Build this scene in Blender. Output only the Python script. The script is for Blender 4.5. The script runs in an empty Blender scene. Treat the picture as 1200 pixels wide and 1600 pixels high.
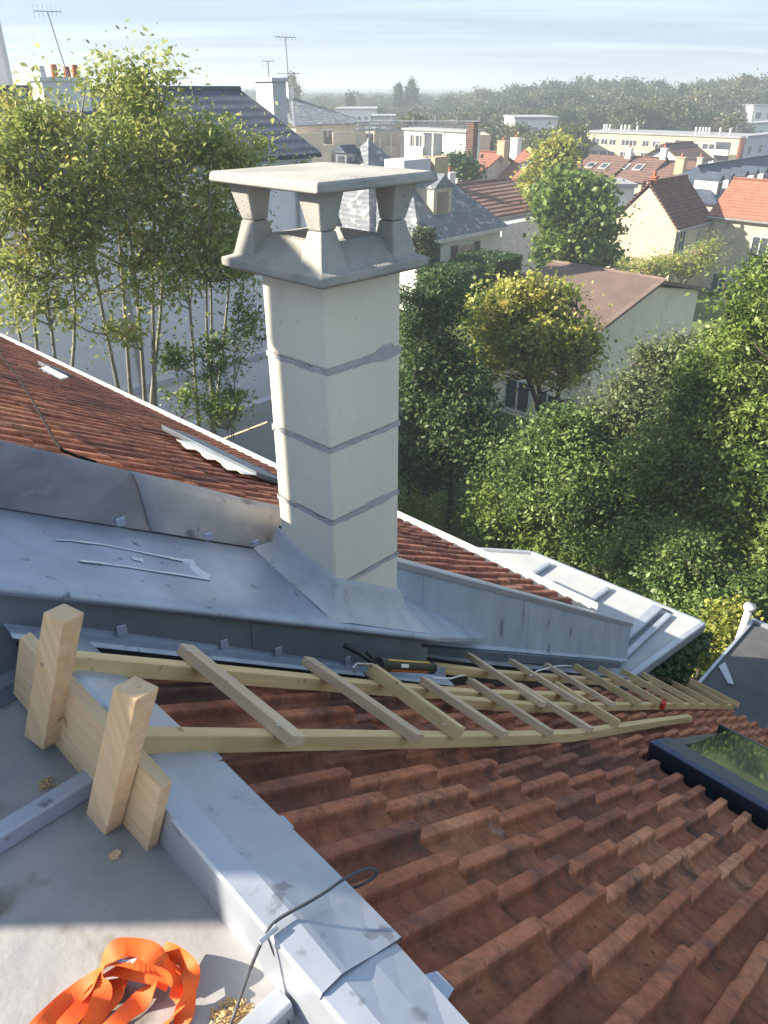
import bpy, bmesh, math, random
import numpy as np
from mathutils import Vector, Matrix, noise
random.seed(7); np.random.seed(7)
C = bpy.context.scene; COL = C.collection
# ---------------------------------------------------------------- camera, sky, sun, exposure
F, PITCH = 1180.0, math.radians(29.2)
cp, sp = math.cos(PITCH), math.sin(PITCH)
cam = bpy.data.cameras.new('camera'); cam.sensor_fit = 'VERTICAL'; cam.sensor_height = 24
cam.lens = 24 * F / 1600; cam.clip_start = 0.05; cam.clip_end = 12000
camo = bpy.data.objects.new('camera', cam); COL.objects.link(camo)
camo.location = (0, 0, 0); camo.rotation_euler = (math.radians(90) - PITCH, 0, 0); C.camera = camo

SUN_EL, SUN_AZ = math.radians(27.5), math.radians(-91)     # azimuth clockwise from +Y
world = bpy.data.worlds.new('World'); C.world = world; world.use_nodes = True
wn, wl = world.node_tree.nodes, world.node_tree.links
bg = wn['Background']; sky = wn.new('ShaderNodeTexSky'); sky.sky_type = 'NISHITA'; sky.sun_disc = False
sky.sun_elevation = SUN_EL; sky.sun_rotation = SUN_AZ; sky.air_density = 1.0; sky.dust_density = 0.6; sky.ozone_density = 3.0
tc = wn.new('ShaderNodeTexCoord'); sep = wn.new('ShaderNodeSeparateXYZ'); wl.new(tc.outputs['Generated'], sep.inputs[0])
# thin cirrus: project the view direction onto a high plane, stretch along x
mx = wn.new('ShaderNodeMath'); mx.operation = 'MAXIMUM'; wl.new(sep.outputs[2], mx.inputs[0]); mx.inputs[1].default_value = 0.02
ad = wn.new('ShaderNodeMath'); ad.operation = 'ADD'; wl.new(mx.outputs[0], ad.inputs[0]); ad.inputs[1].default_value = 0.06
dx = wn.new('ShaderNodeMath'); dx.operation = 'DIVIDE'; wl.new(sep.outputs[0], dx.inputs[0]); wl.new(ad.outputs[0], dx.inputs[1])
dy = wn.new('ShaderNodeMath'); dy.operation = 'DIVIDE'; wl.new(sep.outputs[1], dy.inputs[0]); wl.new(ad.outputs[0], dy.inputs[1])
cb = wn.new('ShaderNodeCombineXYZ'); wl.new(dx.outputs[0], cb.inputs[0]); wl.new(dy.outputs[0], cb.inputs[1])
mp = wn.new('ShaderNodeMapping'); wl.new(cb.outputs[0], mp.inputs[0]); mp.inputs['Scale'].default_value = (0.16, 0.75, 1); mp.inputs['Rotation'].default_value = (0, 0, 0.12)
nz = wn.new('ShaderNodeTexNoise'); wl.new(mp.outputs[0], nz.inputs[0]); nz.inputs['Scale'].default_value = 1.3; nz.inputs['Detail'].default_value = 9; nz.inputs['Roughness'].default_value = 0.6
cr = wn.new('ShaderNodeMapRange'); wl.new(nz.outputs[0], cr.inputs[0]); cr.inputs[1].default_value = 0.42; cr.inputs[2].default_value = 0.72; cr.inputs[3].default_value = 0.92; cr.inputs[4].default_value = 0.62
mixc = wn.new('ShaderNodeMixRGB'); wl.new(cr.outputs[0], mixc.inputs[0]); wl.new(sky.outputs[0], mixc.inputs[1]); mixc.inputs[2].default_value = (1.4, 1.8, 2.3, 1)
wl.new(mixc.outputs[0], bg.inputs[0]); bg.inputs[1].default_value = 0.115

sun = bpy.data.lights.new('sun', 'SUN'); sun.energy = 4.6; sun.angle = math.radians(0.6); sun.color = (1.0, 0.88, 0.70)
suno = bpy.data.objects.new('sun', sun); COL.objects.link(suno)
sd = Vector((math.sin(SUN_AZ) * math.cos(SUN_EL), math.cos(SUN_AZ) * math.cos(SUN_EL), math.sin(SUN_EL)))
suno.rotation_euler = sd.to_track_quat('Z', 'Y').to_euler()
C.view_settings.view_transform = 'Standard'; C.view_settings.look = 'None'
C.view_settings.exposure = 1.6; C.view_settings.gamma = 1.0; C.view_settings.use_curve_mapping = False
C.cycles.max_bounces = 6; C.cycles.diffuse_bounces = 3; C.cycles.glossy_bounces = 3; C.cycles.transparent_max_bounces = 8
C.cycles.volume_bounces = 0

# ---------------------------------------------------------------- frames and geometry helpers
_n = math.hypot(.694, .72)
SX = Vector((.694, .72, 0)) / _n          # down the roof slope
RX = Vector((-.72, .694, 0)) / _n         # along the ridge, away from us
Z = Vector((0, 0, 1))
def W(r, s, z): return RX * r + SX * s + Z * z
def ray(u, v):
    a = (u - 600) / F; b = (800 - v) / F
    return Vector((a, cp + b * sp, -sp + b * cp))
def at(u, v, Y): D = ray(u, v); return D * (Y / D.y)
def atz(u, v, z): D = ray(u, v); return D * (z / D.z)
def onpl(u, v, c, t): D = ray(u, v); return D * (c / (D.z + t * D.dot(SX)))
def atr(u, v, r): D = ray(u, v); return D * (r / D.dot(RX))
def pxu(P): d = P.y * cp - P.z * sp; return 600 + F * P.x / d
def fit(O, d, u):
    lo, hi = 0.0, 400.0; f0 = pxu(O) - u
    for k in range(60):
        m = (lo + hi) / 2
        if (pxu(O + d * m) - u) * f0 > 0 and (O + d * m).y > 1: lo = m
        else: hi = m
    return lo
ABS = {}
def link(o): COL.objects.link(o); return o
def empty(name, loc, label=None, cat=None, group=None, kind=None):
    o = bpy.data.objects.new(name, None); link(o); o.location = loc; o.empty_display_size = .1
    ABS[o.name] = Vector(loc); tag(o, label, cat, group, kind); return o
def tag(o, label=None, cat=None, group=None, kind=None):
    if label: o['label'] = label
    if cat: o['category'] = cat
    if group: o['group'] = group
    if kind: o['kind'] = kind
    return o
def mesh_np(name, V, Fq, mats, matidx=None):
    me = bpy.data.meshes.new(name); n = len(V); m = len(Fq); k = Fq.shape[1]
    me.vertices.add(n); me.vertices.foreach_set('co', V.astype(np.float32).ravel())
    me.loops.add(m * k); me.loops.foreach_set('vertex_index', Fq.astype(np.int32).ravel())
    me.polygons.add(m); me.polygons.foreach_set('loop_start', np.arange(0, m * k, k, dtype=np.int32))
    for q in mats: me.materials.append(q)
    if matidx is not None: me.polygons.foreach_set('material_index', matidx.astype(np.int32))
    me.update(calc_edges=True); return me
class MB:
    def __init__(s): s.v = []; s.f = []
    def add(s, vs, fs):
        b = len(s.v); s.v += [Vector(x) for x in vs]; s.f += [[b + i for i in f] for f in fs]; return s
    def box(s, o, a, b, c):
        o = Vector(o); a = Vector(a); b = Vector(b); c = Vector(c)
        return s.add([o, o+a, o+a+b, o+b, o+c, o+a+c, o+a+b+c, o+b+c],
            [[0,3,2,1],[4,5,6,7],[0,1,5,4],[1,2,6,5],[2,3,7,6],[3,0,4,7]])
    def cbox(s, c, a, b, d): c = Vector(c); a = Vector(a); b = Vector(b); d = Vector(d); return s.box(c - a - b - d, a*2, b*2, d*2)
    def beam(s, p0, p1, w, h, up=Z):
        p0 = Vector(p0); p1 = Vector(p1); d = (p1 - p0); x = d.cross(Vector(up)).normalized(); y = x.cross(d).normalized()
        return s.box(p0 - x*w/2, d, x*w, y*h)
    def quad(s, *p): return s.add(p, [list(range(len(p)))])
    def slab(s, pts, vec):
        pts = [Vector(p) for p in pts]; n = len(pts); vec = Vector(vec)
        return s.add(pts + [p + vec for p in pts], [list(range(n))[::-1], list(range(n, 2*n))] + [[i, (i+1) % n, n+(i+1) % n, n+i] for i in range(n)])
    def loft(s, rings, cap=True):
        k = len(rings[0]); b = len(s.v)
        for r in rings: s.v += [Vector(p) for p in r]
        for i in range(len(rings)-1):
            for j in range(k):
                s.f.append([b+i*k+j, b+i*k+(j+1) % k, b+(i+1)*k+(j+1) % k, b+(i+1)*k+j])
        if cap: s.f.append([b+j for j in range(k)][::-1]); s.f.append([b+(len(rings)-1)*k+j for j in range(k)])
        return s
    def tube(s, pts, r, n=6):
        pts = [Vector(p) for p in pts]; rings = []
        for i, p in enumerate(pts):
            d = (pts[min(i+1, len(pts)-1)] - pts[max(i-1, 0)])
            if d.length < 1e-9: d = Vector((0,0,1))
            d.normalize(); u = d.cross(Vector((.31,.17,.93))).normalized(); w = d.cross(u)
            rr = r if not isinstance(r, (list, tuple)) else r[i]
            rings.append([p + (u*math.cos(2*math.pi*k/n) + w*math.sin(2*math.pi*k/n))*rr for k in range(n)])
        return s.loft(rings)
    def sheet(s, G, th):                 # grid of points G[i][j] given thickness th (vector)
        ni, nj = len(G), len(G[0]); b = len(s.v); th = Vector(th)
        for g in G: s.v += [Vector(p) for p in g]
        for g in G: s.v += [Vector(p) + th for p in g]
        N = ni*nj; ix = lambda i, j: b + i*nj + j
        for i in range(ni-1):
            for j in range(nj-1):
                s.f.append([ix(i,j), ix(i+1,j), ix(i+1,j+1), ix(i,j+1)]); s.f.append([N+ix(i,j), N+ix(i,j+1), N+ix(i+1,j+1), N+ix(i+1,j)])
        for i in range(ni-1):
            for j in (0, nj-1): s.f.append([ix(i,j), ix(i+1,j), N+ix(i+1,j), N+ix(i,j)])
        for j in range(nj-1):
            for i in (0, ni-1): s.f.append([ix(i,j), ix(i,j+1), N+ix(i,j+1), N+ix(i,j)])
        return s
    def build(s, name, mat, parent=None, bevel=0, smooth=False, kind=None, label=None, cat=None, group=None, loc=None):
        off = Vector((0,0,0))
        if parent is not None: off = ABS[parent.name]
        if parent is None and loc is not None: off = Vector(loc)
        me = bpy.data.meshes.new(name); me.from_pydata([tuple(v - off) for v in s.v], [], s.f)
        if len(s.f) < 4000:
            bm = bmesh.new(); bm.from_mesh(me); bmesh.ops.recalc_face_normals(bm, faces=bm.faces); bm.to_mesh(me); bm.free()
        me.materials.append(mat)
        o = bpy.data.objects.new(name, me); link(o); ABS[o.name] = off.copy()
        if parent is not None: o.parent = parent
        elif loc is not None: o.location = loc
        if bevel:
            m = o.modifiers.new('bevel', 'BEVEL'); m.width = bevel; m.segments = 2; m.limit_method = 'ANGLE'; m.angle_limit = .6
        if smooth:
            for p in me.polygons: p.use_smooth = True
        tag(o, label, cat, group, kind); return o

# ---------------------------------------------------------------- materials
def mat(name, c1, c2=None, scale=3.0, rough=.8, metal=0.0, bump=.0, bscale=60.0, detail=6, speck=None, sscale=90, sthr=.66, rnd=0.0, stretch=None, wave=None, lo=.35, hi=.65, wspec=None):
    m = bpy.data.materials.new(name); m.use_nodes = True; n, l = m.node_tree.nodes, m.node_tree.links
    b = n['Principled BSDF']; b.inputs['Roughness'].default_value = rough; b.inputs['Metallic'].default_value = metal
    if wspec is not None: b.inputs['Specular IOR Level'].default_value = wspec
    c2 = c2 or tuple(x*.75 for x in c1)
    tcn = n.new('ShaderNodeTexCoord'); mpn = n.new('ShaderNodeMapping'); l.new(tcn.outputs['Object'], mpn.inputs[0])
    if stretch: mpn.inputs['Scale'].default_value = stretch
    ob = n.new('ShaderNodeObjectInfo')
    if rnd:
        vm = n.new('ShaderNodeVectorMath'); vm.operation = 'SCALE'; l.new(ob.outputs['Random'], vm.inputs['Scale']); vm.inputs[0].default_value = (37, 91, 53)
        l.new(vm.outputs[0], mpn.inputs['Location'])
    nt = n.new('ShaderNodeTexNoise'); l.new(mpn.outputs[0], nt.inputs[0]); nt.inputs['Scale'].default_value = scale; nt.inputs['Detail'].default_value = detail; nt.inputs['Roughness'].default_value = .62
    mr = n.new('ShaderNodeMapRange'); l.new(nt.outputs[0], mr.inputs[0]); mr.inputs[1].default_value = lo; mr.inputs[2].default_value = hi
    mi = n.new('ShaderNodeMixRGB'); l.new(mr.outputs[0], mi.inputs[0]); mi.inputs[1].default_value = (*c1, 1); mi.inputs[2].default_value = (*c2, 1); out = mi.outputs[0]
    if speck:
        n2 = n.new('ShaderNodeTexNoise'); l.new(mpn.outputs[0], n2.inputs[0]); n2.inputs['Scale'].default_value = sscale; n2.inputs['Detail'].default_value = 3
        r2 = n.new('ShaderNodeMapRange'); l.new(n2.outputs[0], r2.inputs[0]); r2.inputs[1].default_value = sthr; r2.inputs[2].default_value = sthr + .07
        m2 = n.new('ShaderNodeMixRGB'); l.new(r2.outputs[0], m2.inputs[0]); l.new(out, m2.inputs[1]); m2.inputs[2].default_value = (*speck, 1); out = m2.outputs[0]
    if rnd:
        hs = n.new('ShaderNodeHueSaturation'); l.new(out, hs.inputs['Color'])
        r3 = n.new('ShaderNodeMapRange'); l.new(ob.outputs['Random'], r3.inputs[0]); r3.inputs[3].default_value = 1 - rnd; r3.inputs[4].default_value = 1 + rnd
        l.new(r3.outputs[0], hs.inputs['Value']); out = hs.outputs[0]
    l.new(out, b.inputs['Base Color'])
    if bump:
        n3 = n.new('ShaderNodeTexNoise'); l.new(mpn.outputs[0], n3.inputs[0]); n3.inputs['Scale'].default_value = bscale; n3.inputs['Detail'].default_value = 4
        bn = n.new('ShaderNodeBump'); l.new(n3.outputs[0], bn.inputs['Height']); bn.inputs['Strength'].default_value = bump; bn.inputs['Distance'].default_value = .02
        if wave:     # (axis vector, frequency, strength): regular relief of tiles too far away to build
            vd = n.new('ShaderNodeVectorMath'); vd.operation = 'DOT_PRODUCT'; l.new(tcn.outputs['Object'], vd.inputs[0]); vd.inputs[1].default_value = wave[0]
            sn = n.new('ShaderNodeMath'); sn.operation = 'MULTIPLY'; l.new(vd.outputs['Value'], sn.inputs[0]); sn.inputs[1].default_value = wave[1]
            sn2 = n.new('ShaderNodeMath'); sn2.operation = 'SINE'; l.new(sn.outputs[0], sn2.inputs[0])
            b2 = n.new('ShaderNodeBump'); l.new(sn2.outputs[0], b2.inputs['Height']); b2.inputs['Strength'].default_value = wave[2]; b2.inputs['Distance'].default_value = .05
            l.new(bn.outputs[0], b2.inputs['Normal']); l.new(b2.outputs[0], b.inputs['Normal'])
        else: l.new(bn.outputs[0], b.inputs['Normal'])
    return m
def leafmat(name, cols, trans=.35, rough=.45, objrnd=False):
    m = bpy.data.materials.new(name); m.use_nodes = True; n, l = m.node_tree.nodes, m.node_tree.links
    b = n['Principled BSDF']; b.inputs['Roughness'].default_value = rough; b.inputs['Specular IOR Level'].default_value = .35
    g = n.new('ShaderNodeNewGeometry'); ra = n.new('ShaderNodeValToRGB'); ra.color_ramp.interpolation = 'LINEAR'
    tcn = n.new('ShaderNodeTexCoord'); nt = n.new('ShaderNodeTexNoise'); l.new(tcn.outputs['Object'], nt.inputs[0]); nt.inputs['Scale'].default_value = .9 if not objrnd else .12; nt.inputs['Detail'].default_value = 3
    a1 = n.new('ShaderNodeMath'); a1.operation = 'MULTIPLY'; l.new(g.outputs['Random Per Island'], a1.inputs[0]); a1.inputs[1].default_value = .45
    a2 = n.new('ShaderNodeMath'); a2.operation = 'MULTIPLY_ADD'; l.new(nt.outputs[0], a2.inputs[0]); a2.inputs[1].default_value = 1.5; a2.inputs[2].default_value = -.48
    a3 = n.new('ShaderNodeMath'); a3.operation = 'ADD'; l.new(a1.outputs[0], a3.inputs[0]); l.new(a2.outputs[0], a3.inputs[1]); src = a3
    if objrnd:
        oi = n.new('ShaderNodeObjectInfo'); a4 = n.new('ShaderNodeMath'); a4.operation = 'MULTIPLY_ADD'; l.new(oi.outputs['Random'], a4.inputs[0]); a4.inputs[1].default_value = .7; a4.inputs[2].default_value = -.3
        a5 = n.new('ShaderNodeMath'); a5.operation = 'ADD'; l.new(a3.outputs[0], a5.inputs[0]); l.new(a4.outputs[0], a5.inputs[1]); src = a5
    l.new(src.outputs[0], ra.inputs[0])
    els = ra.color_ramp.elements
    while len(els) < len(cols): els.new(.5)
    for i, c in enumerate(cols): els[i].position = i/(len(cols)-1); els[i].color = (*c, 1)
    l.new(ra.outputs[0], b.inputs['Base Color'])
    tr = n.new('ShaderNodeBsdfTranslucent'); l.new(ra.outputs[0], tr.inputs[0]); mx_ = n.new('ShaderNodeMixShader'); mx_.inputs[0].default_value = trans
    l.new(b.outputs[0], mx_.inputs[1]); l.new(tr.outputs[0], mx_.inputs[2]); l.new(mx_.outputs[0], n['Material Output'].inputs[0])
    return m
def tilemat(name, cols, pan, spk):
    m = bpy.data.materials.new(name); m.use_nodes = True; n, l = m.node_tree.nodes, m.node_tree.links; b = n['Principled BSDF']; b.inputs['Roughness'].default_value = .88; b.inputs['Specular IOR Level'].default_value = .3
    tcn = n.new('ShaderNodeTexCoord'); ob = n.new('ShaderNodeObjectInfo'); gp = n.new('ShaderNodeNewGeometry')
    def N(sc, de, src, ro=.6):
        q = n.new('ShaderNodeTexNoise'); l.new(src, q.inputs[0]); q.inputs['Scale'].default_value = sc; q.inputs['Detail'].default_value = de; q.inputs['Roughness'].default_value = ro; return q.outputs[0]
    def MR(src, a, b_, c=0, d=1):
        q = n.new('ShaderNodeMapRange'); l.new(src, q.inputs[0]); q.inputs[1].default_value = a; q.inputs[2].default_value = b_; q.inputs[3].default_value = c; q.inputs[4].default_value = d; return q.outputs[0]
    def MX(f, c1, c2):
        q = n.new('ShaderNodeMixRGB'); (l.new(f, q.inputs[0]) if hasattr(f, 'links') else None)
        for i, c in ((1, c1), (2, c2)):
            if hasattr(c, 'links'): l.new(c, q.inputs[i])
            else: q.inputs[i].default_value = (*c, 1)
        return q.outputs[0]
    vm = n.new('ShaderNodeVectorMath'); vm.operation = 'SCALE'; l.new(ob.outputs['Random'], vm.inputs['Scale']); vm.inputs[0].default_value = (31, 77, 51)
    va = n.new('ShaderNodeVectorMath'); va.operation = 'ADD'; l.new(tcn.outputs['Object'], va.inputs[0]); l.new(vm.outputs[0], va.inputs[1])
    ra = n.new('ShaderNodeValToRGB'); els = ra.color_ramp.elements
    mm_ = n.new('ShaderNodeMath'); mm_.operation = 'MULTIPLY_ADD'; l.new(N(1.1, 3, gp.outputs['Position']), mm_.inputs[0]); mm_.inputs[1].default_value = 2.0; mm_.inputs[2].default_value = -.80
    m2_ = n.new('ShaderNodeMath'); m2_.operation = 'MULTIPLY_ADD'; l.new(ob.outputs['Random'], m2_.inputs[0]); m2_.inputs[1].default_value = .6; l.new(mm_.outputs[0], m2_.inputs[2]); l.new(m2_.outputs[0], ra.inputs[0])
    while len(els) < len(cols): els.new(.5)
    for i, c in enumerate(cols): els[i].position = i/(len(cols)-1); els[i].color = (*c, 1)
    hs = n.new('ShaderNodeHueSaturation'); l.new(ra.outputs[0], hs.inputs['Color']); l.new(MR(N(16, 10, va.outputs[0], .72), .3, .7, .55, 1.38), hs.inputs['Value'])
    sep_ = n.new('ShaderNodeSeparateXYZ'); l.new(tcn.outputs['Object'], sep_.inputs[0])
    c = MX(MR(N(6, 10, va.outputs[0], .7), .50, .66, 0, .85), hs.outputs[0], pan)
    c = MX(MR(N(38, 6, va.outputs[0], .7), .60, .70, 0, .9), c, spk)
    c = MX(MR(N(3.1, 9, gp.outputs['Position'], .72), .64, .72, 0, .55), c, (.34,.33,.29))
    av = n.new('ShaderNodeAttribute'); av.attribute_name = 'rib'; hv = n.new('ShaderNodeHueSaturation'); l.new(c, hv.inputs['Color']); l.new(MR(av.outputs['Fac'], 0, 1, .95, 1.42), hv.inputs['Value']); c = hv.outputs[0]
    l.new(c, b.inputs['Base Color'])
    bn = n.new('ShaderNodeBump'); l.new(N(90, 6, va.outputs[0], .65), bn.inputs['Height']); bn.inputs['Strength'].default_value = .45; bn.inputs['Distance'].default_value = .01
    l.new(bn.outputs[0], b.inputs['Normal']); return m
M = {}
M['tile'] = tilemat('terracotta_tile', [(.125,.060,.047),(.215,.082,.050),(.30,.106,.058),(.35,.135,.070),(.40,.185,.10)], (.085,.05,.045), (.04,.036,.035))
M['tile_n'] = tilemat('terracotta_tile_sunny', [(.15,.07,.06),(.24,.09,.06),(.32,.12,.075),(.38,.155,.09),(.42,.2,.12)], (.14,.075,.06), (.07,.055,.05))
M['zinc'] = mat('weathered_zinc', (.45,.51,.62), (.33,.38,.48), 3.2, .5, .45, bump=.12, bscale=9, speck=(.17,.18,.21), sscale=16, sthr=.66)
M['zinc_floor'] = mat('trodden_zinc', (.40,.39,.385), (.24,.25,.28), 2.6, .62, .2, bump=.22, bscale=14, detail=11, speck=(.20,.18,.155), sscale=4.5, sthr=.60, lo=.30, hi=.70)
M['zinc_cap'] = mat('grimy_zinc_capping', (.47,.51,.58), (.36,.40,.47), 3.5, .42, .45, bump=.08, bscale=9, speck=(.25,.27,.31), sscale=15, sthr=.63)
M['zinc_new'] = mat('clean_zinc', (.50,.53,.58), (.40,.43,.49), 4, .42, .5, bump=.05, bscale=7, speck=(.30,.31,.34), sscale=12, sthr=.68)
M['zinc_pale'] = mat('pale_oxidised_zinc', (.47,.48,.48), (.36,.38,.40), 1.5, .7, .1, bump=.1, bscale=8, speck=(.40,.40,.38), sscale=3, sthr=.62)
M['zinc_dirty'] = mat('stained_zinc', (.27,.27,.305), (.165,.165,.195), 2.4, .65, .15, bump=.2, bscale=14, detail=12, stretch=(1,1,2.5), speck=(.26,.25,.27), sscale=3, sthr=.60)
M['zinc_worn'] = mat('worn_zinc', (.40,.405,.42), (.25,.25,.27), 2.2, .55, .3, bump=.15, bscale=12, detail=10, speck=(.15,.15,.16), sscale=9, sthr=.66)
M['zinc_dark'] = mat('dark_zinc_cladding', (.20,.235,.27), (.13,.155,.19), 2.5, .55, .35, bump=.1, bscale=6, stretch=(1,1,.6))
M['zinc_lead'] = mat('streaked_lead_sheet', (.46,.51,.60), (.35,.40,.48), 2.5, .6, .25, bump=.15, bscale=8, stretch=(1.6,1.6,.5), speck=(.17,.19,.22), sscale=5, sthr=.66)
M['stone'] = mat('cast_concrete_cap', (.45,.435,.405), (.30,.295,.28), 4, .92, bump=.3, bscale=130, detail=12, speck=(.19,.18,.16), sscale=85, sthr=.65)
M['block'] = mat('pale_flue_block', (.79,.745,.63), (.72,.68,.575), 2.2, .9, bump=.22, bscale=120, detail=12, stretch=(1,1,.45), speck=(.50,.46,.39), sscale=60, sthr=.68)
M['mortar'] = mat('grey_mortar', (.50,.49,.50), (.40,.395,.41), 14, .95, bump=.5, bscale=90)
M['mortar_old'] = mat('crumbling_mortar', (.36,.31,.26), (.20,.17,.15), 40, .95, bump=.6, bscale=120)
M['render_skirt'] = mat('grey_mortar_skirt', (.50,.52,.55), (.40,.42,.46), 7, .8, bump=.3, bscale=30, speck=(.33,.33,.34), sscale=14, sthr=.64)
M['white_seal'] = mat('white_sealant', (.74,.76,.80), (.62,.65,.70), 20, .6)
def woodmat(name, c1, c2, axis, knot, rnd=.1):
    m = bpy.data.materials.new(name); m.use_nodes = True; n, l = m.node_tree.nodes, m.node_tree.links; b = n['Principled BSDF']; b.inputs['Roughness'].default_value = .72
    ax = Vector(axis).normalized(); u = ax.cross(Vector((.2,.3,.9))).normalized(); v = ax.cross(u)
    tcn = n.new('ShaderNodeTexCoord'); ob = n.new('ShaderNodeObjectInfo'); cb_ = n.new('ShaderNodeCombineXYZ')
    for i, (d, sc) in enumerate(((u, 34), (v, 34), (ax, 2.2))):
        q = n.new('ShaderNodeVectorMath'); q.operation = 'DOT_PRODUCT'; l.new(tcn.outputs['Object'], q.inputs[0]); q.inputs[1].default_value = d*sc
        p = n.new('ShaderNodeMath'); p.operation = 'MULTIPLY_ADD'; l.new(ob.outputs['Random'], p.inputs[0]); p.inputs[1].default_value = 40; l.new(q.outputs['Value'], p.inputs[2]); l.new(p.outputs[0], cb_.inputs[i])
    nt = n.new('ShaderNodeTexNoise'); l.new(cb_.outputs[0], nt.inputs[0]); nt.inputs['Scale'].default_value = 1.0; nt.inputs['Detail'].default_value = 5; nt.inputs['Distortion'].default_value = .6
    r = n.new('ShaderNodeMapRange'); l.new(nt.outputs[0], r.inputs[0]); r.inputs[1].default_value = .36; r.inputs[2].default_value = .64
    mi = n.new('ShaderNodeMixRGB'); l.new(r.outputs[0], mi.inputs[0]); mi.inputs[1].default_value = (*c1, 1); mi.inputs[2].default_value = (*c2, 1)
    n2 = n.new('ShaderNodeTexNoise'); l.new(tcn.outputs['Object'], n2.inputs[0]); n2.inputs['Scale'].default_value = 13; n2.inputs['Detail'].default_value = 2
    r2 = n.new('ShaderNodeMapRange'); l.new(n2.outputs[0], r2.inputs[0]); r2.inputs[1].default_value = .70; r2.inputs[2].default_value = .76; r2.inputs[4].default_value = .8
    m2 = n.new('ShaderNodeMixRGB'); l.new(r2.outputs[0], m2.inputs[0]); l.new(mi.outputs[0], m2.inputs[1]); m2.inputs[2].default_value = (*knot, 1)
    hs = n.new('ShaderNodeHueSaturation'); l.new(m2.outputs[0], hs.inputs['Color']); r3 = n.new('ShaderNodeMapRange'); l.new(ob.outputs['Random'], r3.inputs[0]); r3.inputs[3].default_value = 1-rnd; r3.inputs[4].default_value = 1+rnd; l.new(r3.outputs[0], hs.inputs['Value'])
    l.new(hs.outputs[0], b.inputs['Base Color']); bn = n.new('ShaderNodeBump'); l.new(nt.outputs[0], bn.inputs['Height']); bn.inputs['Strength'].default_value = .25; bn.inputs['Distance'].default_value = .004; l.new(bn.outputs[0], b.inputs['Normal'])
    return m
_sl = SX - Z*.72
M['wood_y'] = woodmat('treated_yellow_batten', (.72,.53,.27), (.60,.42,.20), _sl, (.26,.16,.07))
M['wood_yr'] = woodmat('treated_yellow_rung', (.64,.49,.26), (.52,.38,.19), RX, (.26,.16,.07))
M['wood_g'] = woodmat('weathered_batten', (.64,.49,.33), (.52,.39,.26), RX, (.20,.13,.08), .12)
M['wood_p'] = woodmat('pine_offcut', (.68,.50,.31), (.57,.40,.23), (-.1,.05,1), (.27,.14,.06), .05)
M['wood_b'] = woodmat('pine_board', (.66,.50,.31), (.55,.40,.23), RX, (.27,.14,.06), .05)
M['black'] = mat('black_plastic', (.018,.019,.022), None, 8, .45)
M['sun_cable'] = mat('dull_black_cable', (.03,.03,.03), None, 8, .95, wspec=.1)
M['cable'] = mat('grey_rubber_cable', (.07,.075,.085), None, 8, .5)
M['metal'] = mat('bright_steel', (.6,.6,.62), None, 10, .3, .9)
M['yellow'] = mat('yellow_print', (.75,.52,.06), (.6,.3,.03), 40, .5)
M['orange_print'] = mat('orange_print', (.75,.22,.03), (.35,.06,.02), 30, .5)
M['white_p'] = mat('white_plastic', (.75,.75,.73), (.66,.66,.65), 5, .5)
M['orange'] = mat('orange_webbing', (.90,.14,.012), (.74,.09,.008), 30, .65, bump=.12, bscale=300)
M['blue_tag'] = mat('blue_label', (.2,.42,.68), (.7,.75,.8), 30, .5)
M['chips'] = mat('sawdust', (.62,.42,.2), (.4,.25,.12), 60, .9)
M['navy'] = mat('navy_coated_metal', (.045,.07,.125), (.035,.055,.10), 3, .42, .2)
M['anth'] = mat('anthracite_metal', (.09,.10,.105), (.065,.07,.075), 3, .45, .2)
M['membrane'] = mat('dark_roof_felt', (.10,.10,.105), (.06,.065,.075), 1.5, .8, bump=.2, bscale=30, speck=(.33,.33,.33), sscale=4, sthr=.70)
M['under'] = mat('roof_underlay', (.07,.045,.035), None, 4, .95)
M['red'] = mat('red_paint', (.6,.05,.03), None, 10, .6)
M['plaster_w'] = mat('white_plaster', (.76,.755,.73), (.68,.67,.65), 1.3, .95, bump=.1, bscale=20)
M['plaster_c'] = mat('cream_plaster', (.60,.52,.40), (.50,.43,.33), .8, .95, bump=.1, bscale=20, speck=(.40,.34,.27), sscale=1.4, sthr=.63)
M['plaster_h'] = mat('pale_lilac_render', (.86,.84,.87), (.78,.765,.80), .8, .95, bump=.1, bscale=14)
M['plaster_b'] = mat('bright_cream_plaster', (.82,.74,.58), (.74,.65,.50), 1.2, .95, bump=.1, bscale=20, speck=(.66,.58,.45), sscale=1.2, sthr=.60)
M['plaster_y'] = mat('yellow_stone_facade', (.58,.50,.33), (.52,.45,.30), .5, .95, bump=.05, bscale=8)
M['plaster_l'] = mat('lilac_grey_render', (.58,.565,.60), (.50,.49,.53), .8, .95, bump=.1, bscale=14)
M['plaster_p'] = mat('pink_beige_plaster', (.56,.45,.37), (.47,.38,.31), .9, .95, bump=.1, bscale=14)
M['slate'] = mat('blue_slate', (.055,.075,.115), (.035,.05,.08), 1.3, .8, bump=.3, bscale=10, speck=(.14,.15,.17), sscale=6, sthr=.63, wave=((0,0,1), 26, .25))
M['slate_l'] = mat('lichen_slate', (.16,.18,.21), (.09,.105,.13), 1.1, .65, bump=.3, bscale=10, speck=(.33,.33,.31), sscale=2.2, sthr=.56, wave=((0,0,1), 26, .2))
M['roof_br'] = mat('brown_tile_roof', (.20,.105,.08), (.12,.07,.06), 1.6, .9, bump=.3, bscale=12, wave=((0,0,1), 34, 1.0))
M['roof_rd'] = mat('red_tile_roof', (.33,.13,.085), (.24,.095,.07), 1.6, .9, bump=.3, bscale=12, wave=((0,0,1), 34, .8))
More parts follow.
